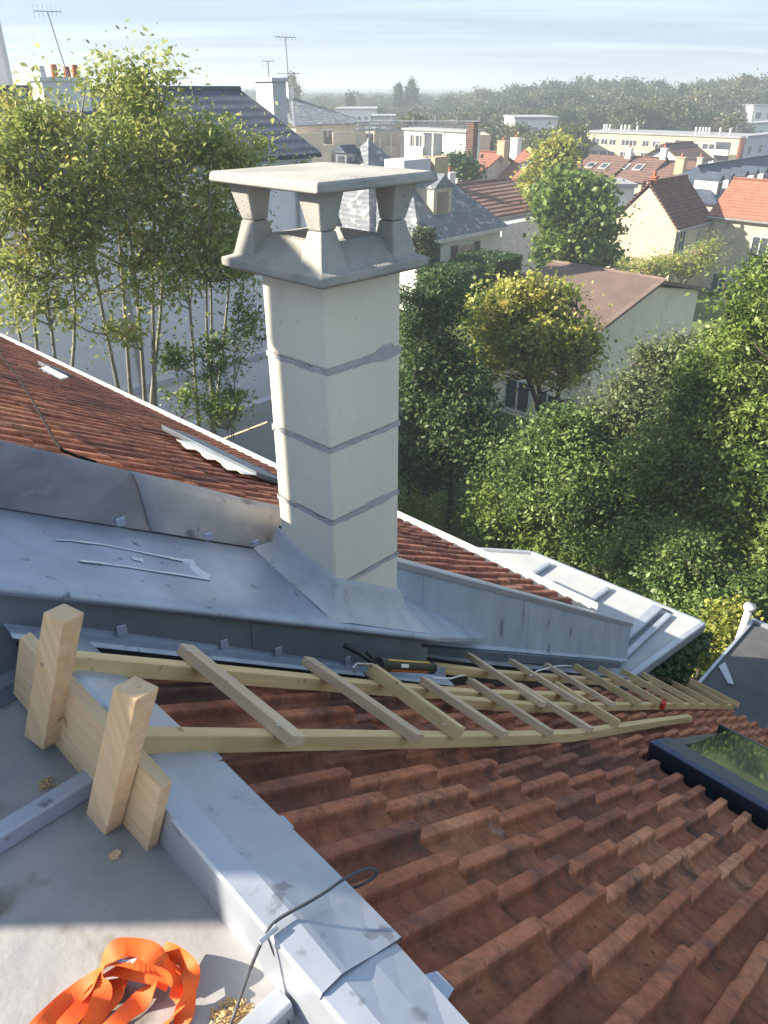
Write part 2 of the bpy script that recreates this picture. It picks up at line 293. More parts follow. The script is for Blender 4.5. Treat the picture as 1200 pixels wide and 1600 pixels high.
M['roof_or'] = mat('orange_tile_roof', (.34,.15,.10), (.27,.115,.075), 1.6, .9, bump=.3, bscale=12, wave=((0,0,1), 40, .5))
M['roof_pk'] = mat('faded_pink_tiles', (.21,.145,.12), (.15,.11,.095), 1.2, .9, bump=.3, bscale=12)
M['flatroof'] = mat('gravel_flat_roof', (.34,.35,.37), (.27,.28,.30), .4, .9)
M['brick'] = mat('cream_brick', (.50,.40,.27), (.40,.31,.21), 3, .9, bump=.3, bscale=10)
M['redpot'] = mat('terracotta_pot', (.42,.13,.07), None, 3, .85)
M['glass'] = mat('dark_window_glass', (.035,.045,.06), (.09,.10,.12), .6, .12, 0, wspec=.6)
M['frame_w'] = mat('white_window_frame', (.68,.68,.66), None, 3, .6)
M['shutter'] = mat('dark_shutter', (.06,.065,.09), None, 3, .6)
M['steel'] = mat('galvanised_tube', (.42,.43,.45), None, 3, .45, .5)
M['grass'] = mat('grass_ground', (.12,.17,.045), (.07,.10,.03), .7, .95, bump=.6, bscale=9, detail=9, speck=(.11,.10,.05), sscale=1.5, sthr=.6)
M['land'] = mat('far_land', (.06,.085,.04), (.10,.10,.06), .02, .95, detail=9)
M['road'] = mat('asphalt', (.055,.055,.058), None, .6, .9)
M['bark'] = mat('pale_bark', (.33,.31,.26), (.20,.185,.15), 9, .9, bump=.4, bscale=40)
M['bark_d'] = mat('dark_bark', (.10,.085,.065), (.06,.05,.04), 6, .9, bump=.4, bscale=30)
M['hill'] = mat('hill_wood', (.05,.075,.045), (.075,.09,.06), .01, .95, detail=9)
M['leaf_ash'] = leafmat('ash_leaves', [(.16,.21,.06),(.26,.33,.09),(.38,.43,.13),(.52,.51,.16),(.60,.42,.17)], .5, .5)
M['leaf_green'] = leafmat('broad_leaves', [(.05,.09,.022),(.10,.165,.036),(.17,.25,.055),(.25,.33,.08),(.34,.38,.12)], .34)
M['leaf_mid'] = leafmat('mid_green_leaves', [(.045,.09,.03),(.085,.155,.042),(.14,.22,.06),(.21,.30,.09),(.32,.38,.14)], .32)
M['leaf_dark'] = leafmat('laurel_leaves', [(.028,.06,.022),(.05,.095,.032),(.08,.135,.042),(.13,.19,.06)], .25, .55)
M['leaf_yel'] = leafmat('yellowing_leaves', [(.12,.17,.04),(.24,.30,.065),(.38,.41,.09),(.54,.50,.12),(.56,.42,.13)], .38)
M['leaf_grey'] = leafmat('silvery_leaves', [(.07,.10,.05),(.13,.17,.08),(.21,.25,.12),(.31,.33,.17)], .3)
M['leaf_box'] = leafmat('hedge_leaves', [(.022,.05,.012),(.045,.095,.02),(.075,.14,.028)], .2)
M['leaf_far'] = leafmat('far_foliage', [(.035,.06,.025),(.055,.08,.03),(.085,.11,.04),(.15,.16,.06),(.19,.15,.075)], .3, objrnd=True)
M['leaf_cyp'] = leafmat('cypress_foliage', [(.03,.05,.018),(.06,.085,.03),(.09,.12,.04)], .2)
M['twig'] = mat('reddish_twigs', (.26,.17,.15), (.36,.28,.26), 5, .9)
# skylight glass: a real reflective pane
sg = bpy.data.materials.new('reflecting_glass'); sg.use_nodes = True; _b = sg.node_tree.nodes['Principled BSDF']
_b.inputs['Base Color'].default_value = (.03,.04,.04,1); _b.inputs['Roughness'].default_value = .03; _b.inputs['Specular IOR Level'].default_value = 1.0; _b.inputs['IOR'].default_value = 2.2
M['mirror_glass'] = sg

def jit(a): return random.uniform(-a, a)
# ================================================================ LARGE STRUCTURE
GZ = -12.0
# ground, one sheet to the horizon with gentle hills far off
mb = MB(); mb.quad((-2600,-120,GZ-.05),(2600,-120,GZ-.05),(2600,2500,GZ-.05),(-2600,2500,GZ-.05)); mb.build('ground', M['land'], kind='structure')
mb = MB(); G = []
for i in range(40):
    G.append([Vector((-30+i*3, 10+j*3, GZ + .12*noise.noise(Vector((i*.6, j*.6, 0))))) for j in range(16)])
mb.sheet(G, (0,0,-.04)); mb.build('garden_ground', M['grass'], kind='structure')
mb = MB(); mb.box((-200,96,GZ-.04),(700,0,0),(0,8,0),(0,0,.02)); mb.build('road', M['road'], kind='structure')
for k, (Y0, h, sd_) in enumerate([(900, 7.5, 3), (1300, 10, 9), (1750, 13, 21)]):
    mb = MB(); G = [[], [], []]
    for i in range(121):
        x = -Y0*1.0 + i*Y0*2.0/120
        hh = h*(.62 + .42*noise.noise(Vector((i*.05+sd_, 0, 0))) + .10*noise.noise(Vector((i*.5+sd_, 3, 0))) + .03*jit(1))
        G[0].append(Vector((x, Y0, GZ-1))); G[1].append(Vector((x, Y0+90, GZ+7.5+hh*.92))); G[2].append(Vector((x, Y0+220, GZ+7.5+hh)))
    mb.sheet(G, (0,0,-2)); mb.build('hills', M['hill'], kind='structure', smooth=True)

# ---------------------------------------------------------------- terrace floor
FZ = -1.56
mb = MB(); mb.box(W(-1.2,-1.6,FZ-.06), RX*3.22, SX*2.12, Z*.06); mb.build('terrace_floor', M['zinc_floor'], kind='structure')
mb = MB(); mb.box(W(-1.2,-1.6,GZ), RX*3.2, SX*2.04, Z*(FZ-.062-GZ)); 
mb.slab([W(-1.2,.44,GZ), W(-1.2,.44,FZ-.1), W(-1.2,7.3,-6.35), W(-1.2,7.3,GZ)], RX*3.55); mb.build('house_wall', M['plaster_c'], kind='structure')

# ---------------------------------------------------------------- own tiled roof
S0, S1, SE = .62, 3.0, 7.72
def zr(s): return -1 - .738*s if s <= S1 else -3.214 - .68*(s-S1)      # height of the rib tops
def slope_at(s): return .738 if s <= S1 else .68
RIB = .137; COURSE = .40
def tile_mesh(seed, L, mat_):
    rr = random.Random(seed)
    prof = [(-.012,.006),(.004,.0),(.050,.0),(.064,.003),(.074,.011),(.079,.026),(.083,.0395),(.088,.0430),(.120,.0425),(.126,.038),(.131,.020),(.134,.004)]
    V = []; Fc = []; n = len(prof); ys = [0, .06, L*.5, L-.03, L-.008, L]
    for k, y in enumerate(ys):
        lift = -.010 + .056*(y/L); w = [0,0,0,0,.002,.006][k]
        for (x, z_) in prof:
            zz = z_ - (w if z_ > .02 else w*.4)
            V.append((x + rr.uniform(-.0012,.0012), y + rr.uniform(-.002,.002) - (.004 if (k == 5 and z_ < .02) else 0), zz + lift - .082 + rr.uniform(-.0008,.0008)))
    for k in range(len(ys)-1):
        for j in range(n-1): a = k*n+j; Fc.append((a, a+1, a+n+1, a+n))
    b = len(V); k = (len(ys)-1)*n
    for j, (x, z_) in enumerate(prof): V.append((V[k+j][0], L-.004, V[k+j][2]-.026))
    for j in range(n-1): Fc.append((k+j, k+j+1, b+j+1, b+j))
    me = bpy.data.meshes.new('tile'); me.from_pydata(V, [], Fc); me.materials.append(mat_)
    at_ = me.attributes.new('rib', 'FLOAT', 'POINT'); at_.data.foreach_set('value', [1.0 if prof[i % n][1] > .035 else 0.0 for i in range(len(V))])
    for p in me.polygons: p.use_smooth = True
    try:
        me.set_sharp_from_angle(angle=.30)
    except Exception: pass
    return me
def tile_roof(root, tiles, zf, sf, mat_, key):
    L = (COURSE+.055)*1.235
    variants = [tile_mesh(key*10+i, L, mat_) for i in range(6)]
    def mtx(r, s):
        t = sf(s+.01); d = (SX - Z*t).normalized(); nn = d.cross(RX).normalized()
        if nn.z < 0: nn = -nn
        P = W(r, s, 0) + Z*(zf(s) if True else 0)
        a = random.gauss(0, .010); x = (RX + d*a).normalized(); y = (d - RX*a).normalized()
        m_ = Matrix((x.to_4d(), y.to_4d(), nn.to_4d(), (0,0,0,1))).transposed()
        for i in range(3): m_[3][i] = 0
        m_[3][3] = 1; P = P + nn*random.gauss(0,.0022) + d*random.gauss(0,.005)
        m_.translation = P; return m_
    tiles.sort(key=lambda q: W(q[0], q[1], zf(q[1])).length)
    for (r, s) in tiles[:298]:
        o = bpy.data.objects.new('tile', random.choice(variants)); link(o); o.parent = root
        o.matrix_local = Matrix.Translation(-ABS[root.name]) @ mtx(r, s)
    V = []; Fc = []; RB = []
    for (r, s) in tiles[298:]:
        me = random.choice(variants); m_ = Matrix.Translation(-ABS[root.name]) @ mtx(r, s); b = len(V)
        V += [tuple(m_ @ v.co) for v in me.vertices]; RB += [d_.value for d_ in me.attributes['rib'].data]; Fc += [tuple(b+i for i in p.vertices) for p in me.polygons]
    if V:
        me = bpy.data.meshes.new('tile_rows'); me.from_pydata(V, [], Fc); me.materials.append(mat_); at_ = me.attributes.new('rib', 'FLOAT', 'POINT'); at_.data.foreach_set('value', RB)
        o = bpy.data.objects.new('tile_rows', me); link(o); o.parent = root; o['kind'] = 'stuff'
roof = empty('tiled_roof', W(.6, 3, zr(3)), 'rust-red ribbed terracotta tile roof with dark moss, under the wooden ladders', 'roof')
mb = MB()
mb.sheet([[W(r, s, zr(s)-.125) for s in (S0-.1, S1, SE-.05)] for r in (-1.2, 2.62)], (0,0,-.03)); mb.build('roof_deck', M['under'], roof)
tiles = []
nr = 0
for i in range(21):
    s = .64 + COURSE*i - .0
    for j in range(-10, 15):
        r = .005 + RIB*j - .0 + random.gauss(0, .002)
        if 1.95 < r + .14 and s < 2.42: continue
        if r > 2.42 - .02*(s-2.4): continue
        if s > 7.4: continue
        if 3.5 < s + .42 and s < 5.05 and r < 1.10 and r > -.2 and s > 3.2: continue
        tiles.append((r, s))
        
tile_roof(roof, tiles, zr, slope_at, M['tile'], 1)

# ---------------------------------------------------------------- zinc edge capping between terrace and tiles
cap = empty('zinc_edge_capping', W(.9,.5,-1.42), 'long pale zinc capping along the terrace edge, beside the tiles', 'roof flashing')
def ipol(tab, r):
    if r <= tab[0][0]: a, b = tab[0], tab[1]
    elif r >= tab[-1][0]: a, b = tab[-2], tab[-1]
    else:
        for a, b in zip(tab, tab[1:]):
            if a[0] <= r <= b[0]: break
    k = (r-a[0])/(b[0]-a[0]); return [a[i]+(b[i]-a[i])*k for i in range(1, len(a))]
EO = [(.456,.640),(.60,.660),(.813,.676),(1.0,.684),(1.293,.695),(1.69,.697)]
EC = [(.48,.507),(.77,.530),(1.29,.555),(2.0,.585)]
EL = [(.52,.456),(.775,.466),(1.16,.482),(2.0,.515)]
def cap_piece(r0, r1, dz, ds, name='capping_sheet', m='zinc_cap'):
    G = []
    n = max(2, int((r1-r0)/.12))
    for i in range(n+1):
        r = r0 + (r1-r0)*i/n; so = ipol(EO, r)[0] + ds; sc = ipol(EC, r)[0]; sl = ipol(EL, r)[0]
        w = .002*noise.noise(Vector((r*9, dz*99, 0)))
        G.append([W(r, sl-.002, FZ+.002), W(r, sl, -1.408+dz), W(r, sl+.006, -1.400+dz), W(r, sc-.004, -1.402+dz+w), W(r, sc+.01, -1.408+dz+w), W(r, (so+sc)/2, (-1.408 + zr(so)+.022)/2+dz-w), W(r, so, zr(so)+.016+dz+w*2), W(r, so+.002, zr(so)+.002+dz)])
    mb = MB(); mb.sheet(G, (0,0,-.0015)); return mb.build(name, M[m], cap, smooth=False)
cap_piece(.60, 1.25, .004, .012); cap_piece(-.9, .63, -.003, -.002); cap_piece(1.22, 1.98, .0, 0)
for (r, s_) in [(1.30,.70),(1.0,.69),(.49,.655),(1.62,.70),(.22,.63)]:
    mb = MB(); mb.slab([W(r-.035,s_-.02,zr(s_)+.012), W(r+.035,s_-.02,zr(s_)+.012), W(r+.02,s_+.022,zr(s_)-.006), W(r-.025,s_+.018,zr(s_)-.004)], Z*.003); mb.build('fixing_tab', M['zinc'], cap)
# dark grime on the capping near the ladder
# upstand seam rolls on the floor
def roll(r, s0, s1, w, h, label, top=None):
    mb = MB(); c = .007
    prof = [(-w/2,0),(-w/2+.003,h-c),(-w/2+c,h),(w/2-c,h),(w/2-.003,h-c),(w/2,0)]
    mb.loft([[W(r+x+k*0, s0 if k == 0 else s1, FZ+.001+z) for x, z in prof] for k in (0,1)])
    return mb.build('seam_roll', M['zinc'] if r > 1 else M['zinc_new'], None, bevel=.003, label=label, cat='roof seam', group='zinc seam rolls on the terrace floor', loc=W(r, s1, FZ))
roll(1.47, -1.5, .465, .055, .05, 'grey zinc seam roll running under the upright pine stakes')
roll(.70, -1.5, .452, .055, .05, 'pale zinc seam roll at bottom beside the black cable')

# ---------------------------------------------------------------- party wall with zinc slab
pw = empty('party_wall', W(2.3,1.5,-2.2), 'blue-grey zinc-covered party wall slab carrying the concrete chimney', 'parapet wall')
def zslab(s, r):        # top of the slab
    f = -.875 - .670*s; b = -.838 - .606*s
    return f + (b-f)*(r-2.0)/.6
# masonry core
mb = MB(); mb.slab([W(2.045,-.4,GZ), W(2.045,-.4,-.74), W(2.045,2.46,-2.62), W(2.045,2.46,GZ)], RX*.40); 
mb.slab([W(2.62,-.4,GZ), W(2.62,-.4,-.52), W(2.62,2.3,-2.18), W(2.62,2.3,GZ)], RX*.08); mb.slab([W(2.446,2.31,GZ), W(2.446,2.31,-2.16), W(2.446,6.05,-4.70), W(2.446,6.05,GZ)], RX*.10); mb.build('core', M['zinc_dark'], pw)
# slab of sheet zinc on boards
G = []
for i in range(26):
    s = -.35 + i*(2.86+.0)/25
    row = []
    for r in (2.0, 2.006, 2.10, 2.22, 2.35, 2.48, 2.605):
        z = zslab(s, r) + (.006*noise.noise(Vector((r*3, s*2.2, 0))) if 2.01 < r < 2.6 else 0)
        if r == 2.0: z -= .012
        row.append(W(r, s + .0, z))
    G.append(row)
mb = MB(); mb.sheet(G, (0,0,-.022)); mb.build('zinc_slab', M['zinc'], pw, smooth=True)
# slab tongue beyond the chimney, tapering to the right-hand wall
mb = MB(); mb.slab([W(2.0,2.50,zslab(2.5,2.0)), W(2.605,2.5,zslab(2.5,2.605)), W(2.44,3.6,-3.40), W(2.36,3.45,-3.30)], (0,0,-.025)); mb.build('zinc_tongue', M['zinc'], pw)
mb = MB(); mb.sheet([[W(2.008 + .004*noise.noise(Vector((s*30,0,0))), s, zslab(s,2.0)-.024), W(2.004 + .006*noise.noise(Vector((s*40,5,0))), s, zslab(s,2.0)-.034), W(2.018, s, zslab(s,2.0)-.044-.012*abs(noise.noise(Vector((s*18,9,0))))), W(2.05, s, zslab(s,2.0)-.05)] for s in [1.35+i*(2.44-1.35)/70 for i in range(71)]], RX*.004)
mb.build('mortar_bed', M['mortar_old'], pw)
# vertical cladding panels under the slab, each lapping the next
edges = [-.35, .35, 1.35, 2.36]
for k in range(3):
    a, b = edges[k], edges[k+1] + .015
    r = 2.035 - .003*k
    G = []
    for i in range(7):
        s = a + (b-a)*i/6; top = zslab(s, 2.0) - .03; bot = max(zr(s)+.032 if s > .62 else -1.44, -9)
        if s <= .62: bot = max(-1.44, -1.44)
        G.append([W(r - .004*math.sin(3*s), s, top), W(r, s + (.05 if (k == 2 and i == 6) else 0), bot)])
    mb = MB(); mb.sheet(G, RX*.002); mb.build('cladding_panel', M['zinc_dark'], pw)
# lighter flashing at its foot
G = []
for i in range(16):
    s = .50 + i*(2.62-.5)/15; zz = zr(s)
    G.append([W(2.040, s, zz+.08), W(2.038, s, zz+.012), W(2.026, s, zz+.004), W(1.985, s, zz-.002), W(1.975, s, zz-.016)])
mb = MB(); mb.sheet(G, (0,0,-.002)); mb.build('foot_flashing', M['zinc'], pw)
G = []
for i in range(8):
    s = -.5 + i*1.02/7; G.append([W(2.04, s, -1.40), W(2.03, s, FZ+.03), W(2.0, s, FZ+.006), W(1.93, s, FZ+.003)])
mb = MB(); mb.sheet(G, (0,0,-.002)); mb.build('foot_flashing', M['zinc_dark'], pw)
for s_ in (.84, 1.22, 1.47, 1.86, .42):
    zz = (zr(s_) if s_ > .5 else -1.50) + .046
    mb = MB(); mb.slab([W(2.024,s_-.018,zz-.022), W(2.024,s_-.018,zz+.022), W(2.024,s_+.018,zz+.014), W(2.024,s_+.018,zz-.03)], RX*.008); mb.build('fixing_tab', M['zinc'], pw, bevel=.004)
# swept upper flashing against the neighbour's roof
def crest(s): return -.572 - .618*s
G = []
for i in range(26):
    s = -.35 + i*2.55/25; b = zslab(s, 2.6); t = crest(s) + .006*noise.noise(Vector((s*3, 7, 0)))
    if s > 1.5: t += .0
    G.append([W(2.585, s, b+.004), W(2.60, s, b+.03), W(2.615, s, b+(t-b)*.45), W(2.635, s, b+(t-b)*.8), W(2.66, s, t-.008), W(2.69, s, t), W(2.73, s, t-.02)])
mb = MB(); mb.sheet(G[:17], (0,0,-.003)); mb.build('upper_flashing', M['zinc_dirty'], pw, smooth=True)
mb = MB(); mb.sheet([[p + Z*.002 - RX*.002 for p in g] for g in G[16:]], (0,0,-.003)); mb.build('upper_flashing', M['zinc_worn'], pw, smooth=True)
for (s_) in (1.16, 1.55, 1.80):
    b = zslab(s_, 2.6)
    mb = MB(); mb.cbox(W(2.592, s_, b+.022), SX*.022, RX*.006, Z*.022); mb.build('fixing_tab', M['zinc'], pw, bevel=.006)
# white sealant streaks
def streak(pts, w):
    mb = MB()
    P = []
    for (u, v) in pts:
        lo, hi = 1.0, 4.0
        D = ray(u, v)
        for k in range(50):
            m_ = (lo+hi)/2; q = D*m_; 
            if q.z > zslab(q.dot(SX), q.dot(RX)): lo = m_
            else: hi = m_
        P.append(D*lo + Z*.004)
    n = len(P); top = []; bot = []
    for i, p in enumerate(P):
        d = (P[min(i+1, n-1)] - P[max(i-1, 0)]).normalized(); x = d.cross(Z).normalized()*w*(.35+random.random()*.8)
        top.append(p + x); bot.append(p - x)
    mb.sheet([top, bot], Z*.0015); mb.build('sealant_streak', M['white_seal'], pw)
streak([(88,845),(110,846),(135,849),(160,852),(185,857),(210,862),(235,867),(262,872),(285,876)], .011)
streak([(125,878),(150,880),(175,884),(200,887),(225,891),(250,895),(275,898),(305,903),(328,907)], .012)
streak([(265,873),(282,876),(298,880),(300,888),(312,898),(325,906)], .020)
streak([(207,874),(218,876),(224,878)], .016)
# right-hand wall beyond the chimney: upright sheets with a coping
G = []; EDG = [2.30, 2.85, 3.45, 4.1, 4.8, 5.5, 6.08]
def crr(s): return -.53 - .680*s
def ftr(s): return -1.145 - .655*s
for k in range(6):
    a, b = EDG[k], EDG[k+1] + .02; r = 2.425 - .0025*(k % 2)
    g = [[W(r, s, crr(s)), W(r-.006+.008*noise.noise(Vector((s*4,1,0))), s, (crr(s)+ftr(s))/2), W(r-.02, s, ftr(s)+.02), W(r-.05, s, ftr(s))] for s in [a+(b-a)*i/4 for i in range(5)]]
    mb = MB(); mb.sheet(g, RX*.002); mb.build('upright_sheet', M['zinc_lead'], pw)
g = [[W(2.41, s, crr(s)-.035), W(2.405, s, crr(s)+.004), W(2.43, s, crr(s)+.012), W(2.53, s, crr(s)+.006), W(2.54, s, crr(s)-.03)] for s in (1.9, 2.6, 3.4, 4.2, 5.0, 6.10)]
mb = MB(); mb.sheet(g, (0,0,-.003)); mb.build('wall_coping', M['zinc_new'], pw)
g = [[W(2.36, s, ftr(s)-.09), W(2.352, s, ftr(s)-.012), W(2.40, s, ftr(s)-.002)] for s in (2.5, 3.3, 4.1, 5.0, 5.85)]
mb = MB(); mb.sheet(g, (0,0,-.003)); mb.build('drip_edge', M['zinc_dark'], pw)
g = [[W(2.43, s, ftr(s)-.05), W(2.425, s, zr(s)+.05), W(2.39, s, zr(s)+.028), W(2.33-.02*(s-2.5), s, zr(s)+.016)] for s in (2.42, 3.0, 3.8, 4.6, 5.4, 5.95)]
mb = MB(); mb.sheet(g, (0,0,-.003)); mb.build('foot_flashing', M['zinc_new'], pw)

# ---------------------------------------------------------------- chimney
ch = empty('chimney', W(2.32,2.1,-2.1), 'square pale block chimney with grey mortar joints and open concrete cap', 'chimney')
r0, r1, s0, s1 = 2.138, 2.512, 1.895, 2.318
JZ = [-.62, -.969, -1.305, -1.653, -1.995, -2.30]
for k in range(5):
    zt, zb = JZ[k] - (.006 if k else 0), JZ[k+1] + .006
    e = .0015*jit(1)
    mb = MB(); mb.box(W(r0+e, s0+e, zb), RX*(r1-r0), SX*(s1-s0), Z*(zt-zb)); mb.build('flue_block', M['block'], ch, bevel=.012)
for k, zj in enumerate(JZ[1:5]):
    mb = MB(); P = []; o_ = .0025
    loop = [(r1+o_, s0-o_), (r0-o_, s0-o_), (r0-o_, s1+o_), (r1+o_, s1+o_)]
    top = []; bot = []; mid = []
    for q in range(4):
        a, b = loop[q], loop[(q+1) % 4]
        for i in range(22):
            t = i/22; wt = .012 + .008*noise.noise(Vector((q*7+t*6, k*3, 0))) + .003*jit(1); wb = .011 + .008*noise.noise(Vector((q*7+t*6, k*3+50, 0))) + .003*jit(1)
            if k == 0 and q == 1: g_ = math.exp(-((t-.82)/.22)**2)*.028 + .004; wt += g_*(.8+.4*jit(1)); wb += g_*.3
            if k == 2 and q == 1: g_ = math.exp(-((t-.6)/.3)**2)*.014; wt += g_*(.6+.4*random.random()); wb += g_*.5
            if k == 1 and q == 0: wt += .006
            x, y = a[0]+(b[0]-a[0])*t, a[1]+(b[1]-a[1])*t
            top.append(W(x, y, zj+max(.004, wt))); bot.append(W(x, y, zj-max(.004, wb)))
    mb.loft([bot, top], cap=False)
    mb.build('mortar_joint', M['mortar'], ch)
# flared skirt
def ring(o_, zf): return [W(r0-o_, s0-o_, 0), W(r0-o_, s1+o_, 0), W(r1+o_, s1+o_, 0), W(r1+o_, s0-o_, 0)]
def skirt_ring(o_, up, n=6):
    c = [(r1+o_, s0-o_), (r0-o_, s0-o_), (r0-o_, s1+o_), (r1+o_, s1+o_)]; out = []
    for q in range(4):
        a, b = c[q], c[(q+1) % 4]
        for i in range(n):
            t = i/n; r = a[0]+(b[0]-a[0])*t; s = a[1]+(b[1]-a[1])*t
            w = .010*noise.noise(Vector((r*14, s*14, o_*30)))
            out.append(W(r, s, zslab(min(max(s, 1), 2.6), min(max(r, 2.0), 2.62)) + up + w))
    return out
mb = MB(); mb.loft([skirt_ring(.115, .004), skirt_ring(.075, .022), skirt_ring(.035, .075), skirt_ring(.018, .15), skirt_ring(.010, .175), skirt_ring(-.01, .18)], cap=False)
mb.build('mortar_skirt', M['render_skirt'], ch, smooth=True)
# cap: base tray, waisted legs, top slab
R0, R1, T0, T1 = 2.03, 2.625, 1.79, 2.365
capc = MB()
def rect(o_, z): return [W(R0+o_, T0+o_, z), W(R0+o_, T1-o_, z), W(R1-o_, T1-o_, z), W(R1-o_, T0+o_, z)]
capc.loft([rect(.035, -.625), rect(.0, -.608), rect(0, -.578), rect(.03, -.568), rect(.13, -.490), rect(.16, -.488), rect(.175, -.515), rect(.19, -.62)], cap=False)
base = capc.build('cap_base', M['stone'], ch, bevel=.004)
for (a, b) in ((0,0),(0,1),(1,0),(1,1)):
    cr_, cs_ = (R0+.100 if a == 0 else R1-.100), (T0+.100 if b == 0 else T1-.100)
    def sq(h, z, sh=0): 
        dr = sh*(1 if a == 0 else -1); dsx = sh*(1 if b == 0 else -1)
        return [W(cr_-h+dr, cs_-h+dsx, z), W(cr_-h+dr, cs_+h+dsx, z), W(cr_+h+dr, cs_+h+dsx, z), W(cr_+h+dr, cs_-h+dsx, z)]
    mb = MB(); mb.loft([sq(.066, -.572, 0), sq(.037, -.438, .004)]); mb.build('cap_leg_lower', M['stone'], ch, bevel=.006)
    mb = MB(); mb.loft([sq(.0362, -.4365, .004), sq(.060, -.303, -.004)]); mb.build('cap_leg_upper', M['stone'], ch, bevel=.006)
mb = MB(); mb.loft([rect(-.002, -.304), rect(-.012, -.298), rect(-.008, -.272), rect(0, -.266), rect(.12, -.259)]); mb.build('cap_slab', M['stone'], ch, bevel=.004)

# ---------------------------------------------------------------- neighbour's tiled roof
def zn(s): return -.64 - .65*s
nroof = empty('tiled_roof', W(5, 2.5, zn(2.5)), "neighbour's sunlit red-brown tile roof behind the zinc slab", 'roof')
mb = MB()
mb.sheet([[W(r, s, zn(s)-.10) for s in (-.6, 4.22)] for r in (2.76, 15.5)], (0,0,-.03))
mb.sheet([[W(r, s, zn(s)-.103) for s in (2.2, 5.20)] for r in (2.54, 5.2)], (0,0,-.03)); mb.build('roof_deck', M['under'], nroof)
tl = []
for i in range(-1, 13):
    s = .30 + COURSE*i
    for j in range(96):
        r = 2.56 + RIB*j
        lim = 4.0 if r > 5.1 else 5.0
        if s > lim or (s < 2.1 and r < 2.76): continue
        P = W(r, s, zn(s)); u_ = pxu(P)
        if u_ < -260: continue
        tl.append((r, s))
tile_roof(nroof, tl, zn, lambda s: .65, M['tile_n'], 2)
for (a, b, s_) in ((5.15, 15.5, 4.36), (2.5, 5.25, 5.36)):
    mb = MB(); g = [[W(r, s_+x, zn(s_)-.03+z) for x, z in ((-.05,.03),(-.05,-.06),(0,-.09),(.06,-.06),(.065,.045),(.05,.05))] for r in (a, b)]
    mb.sheet(g, (0,0,-.003)); mb.build('gutter', M['white_p'], nroof)
mb = MB(); mb.box(W(2.6,-.6,GZ), RX*13, SX*4.7, Z*(abs(GZ)-.0+zn(4.1)-.12) if False else Z*8.0); mb.build('wall', M['plaster_c'], nroof)
mb = MB(); mb.slab([W(2.602,3.9,-4.1), W(2.602,3.9,GZ), W(2.602,5.1,GZ), W(2.602,5.1,-4.2)], RX*2.4); mb.build('wall', M['plaster_w'], nroof)
# roof window with stepped flashing on the neighbour's roof
def roofwin(pts, label, h=.07, m='anth'):
    P = [onpl(u, v, -.60, .65) for u, v in pts]
    rr = [p.dot(RX) for p in P]; ss = [p.dot(SX) for p in P]
    a, b, c, d = min(rr), max(rr), min(ss), max(ss)
    return a, b, c, d
a, b = onpl(425,752,-.60,.65), onpl(228,662,-.60,.65)
ra, rb = a.dot(RX), b.dot(RX); sa = (a.dot(SX)+b.dot(SX))/2
rw = empty('roof_window', W((ra+rb)/2, sa, zn(sa)), "grey roof window with white stepped flashing on the neighbour's tiles", 'roof window')
mb = MB(); mb.slab([W(ra, sa, zn(sa)+.03), W(rb, sa, zn(sa)+.03), W(rb, sa+.28, zn(sa+.28)+.03), W(ra, sa+.28, zn(sa+.28)+.03)], Z*.05); mb.build('window_hood', M['zinc_dark'], rw, bevel=.008)
mb = MB(); mb.slab([W(ra+.1, sa+.30, zn(sa+.3)+.03), W(rb-.5, sa+.30, zn(sa+.3)+.03), W(rb-.5, sa+.48, zn(sa+.48)+.03), W(ra+.1, sa+.48, zn(sa+.48)+.03)], Z*.03); mb.build('pane', M['mirror_glass'], rw)
mb = MB(); rc = ra + (rb-ra)*.62; pts = []
n = int((rc-ra)/RIB)
for k in range(n+1):
    r = ra + k*RIB; pts.append(W(r, sa-.13-.03*(k % 2), zn(sa-.13)+.022)); pts.append(W(r+RIB*.5, sa-.13-.03*(k % 2), zn(sa-.13)+.03))
pts = pts + [W(ra+n*RIB+RIB*.5, sa+.0, zn(sa)+.05), W(ra, sa+.0, zn(sa)+.05)]
mb.slab(pts, Z*.006); mb.build('stepped_flashing', M['white_p'], rw)
a, b = onpl(125,592,-.60,.65), onpl(5,552,-.60,.65); ra, rb = a.dot(RX), b.dot(RX); sa = (a.dot(SX)+b.dot(SX))/2
rw = empty('roof_window', W((ra+rb)/2, sa, zn(sa)), "grey roof window at the far left end of the neighbour's tiles", 'roof window')
mb = MB(); mb.slab([W(ra, sa, zn(sa)+.03), W(rb, sa, zn(sa)+.03), W(rb, sa+.22, zn(sa+.22)+.03), W(ra, sa+.22, zn(sa+.22)+.03)], Z*.05); mb.build('window_hood', M['zinc_dark'], rw, bevel=.008)
mb = MB(); mb.cbox(W(rb-.2, sa-.05, zn(sa)+.06), RX*.25, SX*.05, Z*.01); mb.build('stepped_flashing', M['white_p'], rw)
mb = MB(); mb.tube([onpl(u, v, -.60, .65) for u, v in ((-10,540),(10,565),(30,592),(52,628),(70,660),(85,688),(98,704),(118,712),(150,722))], .007, 6)
mb.build('aerial_cable', M['sun_cable'], None, label="thin black cable lying across the neighbour's tiles", cat='cable', smooth=True)

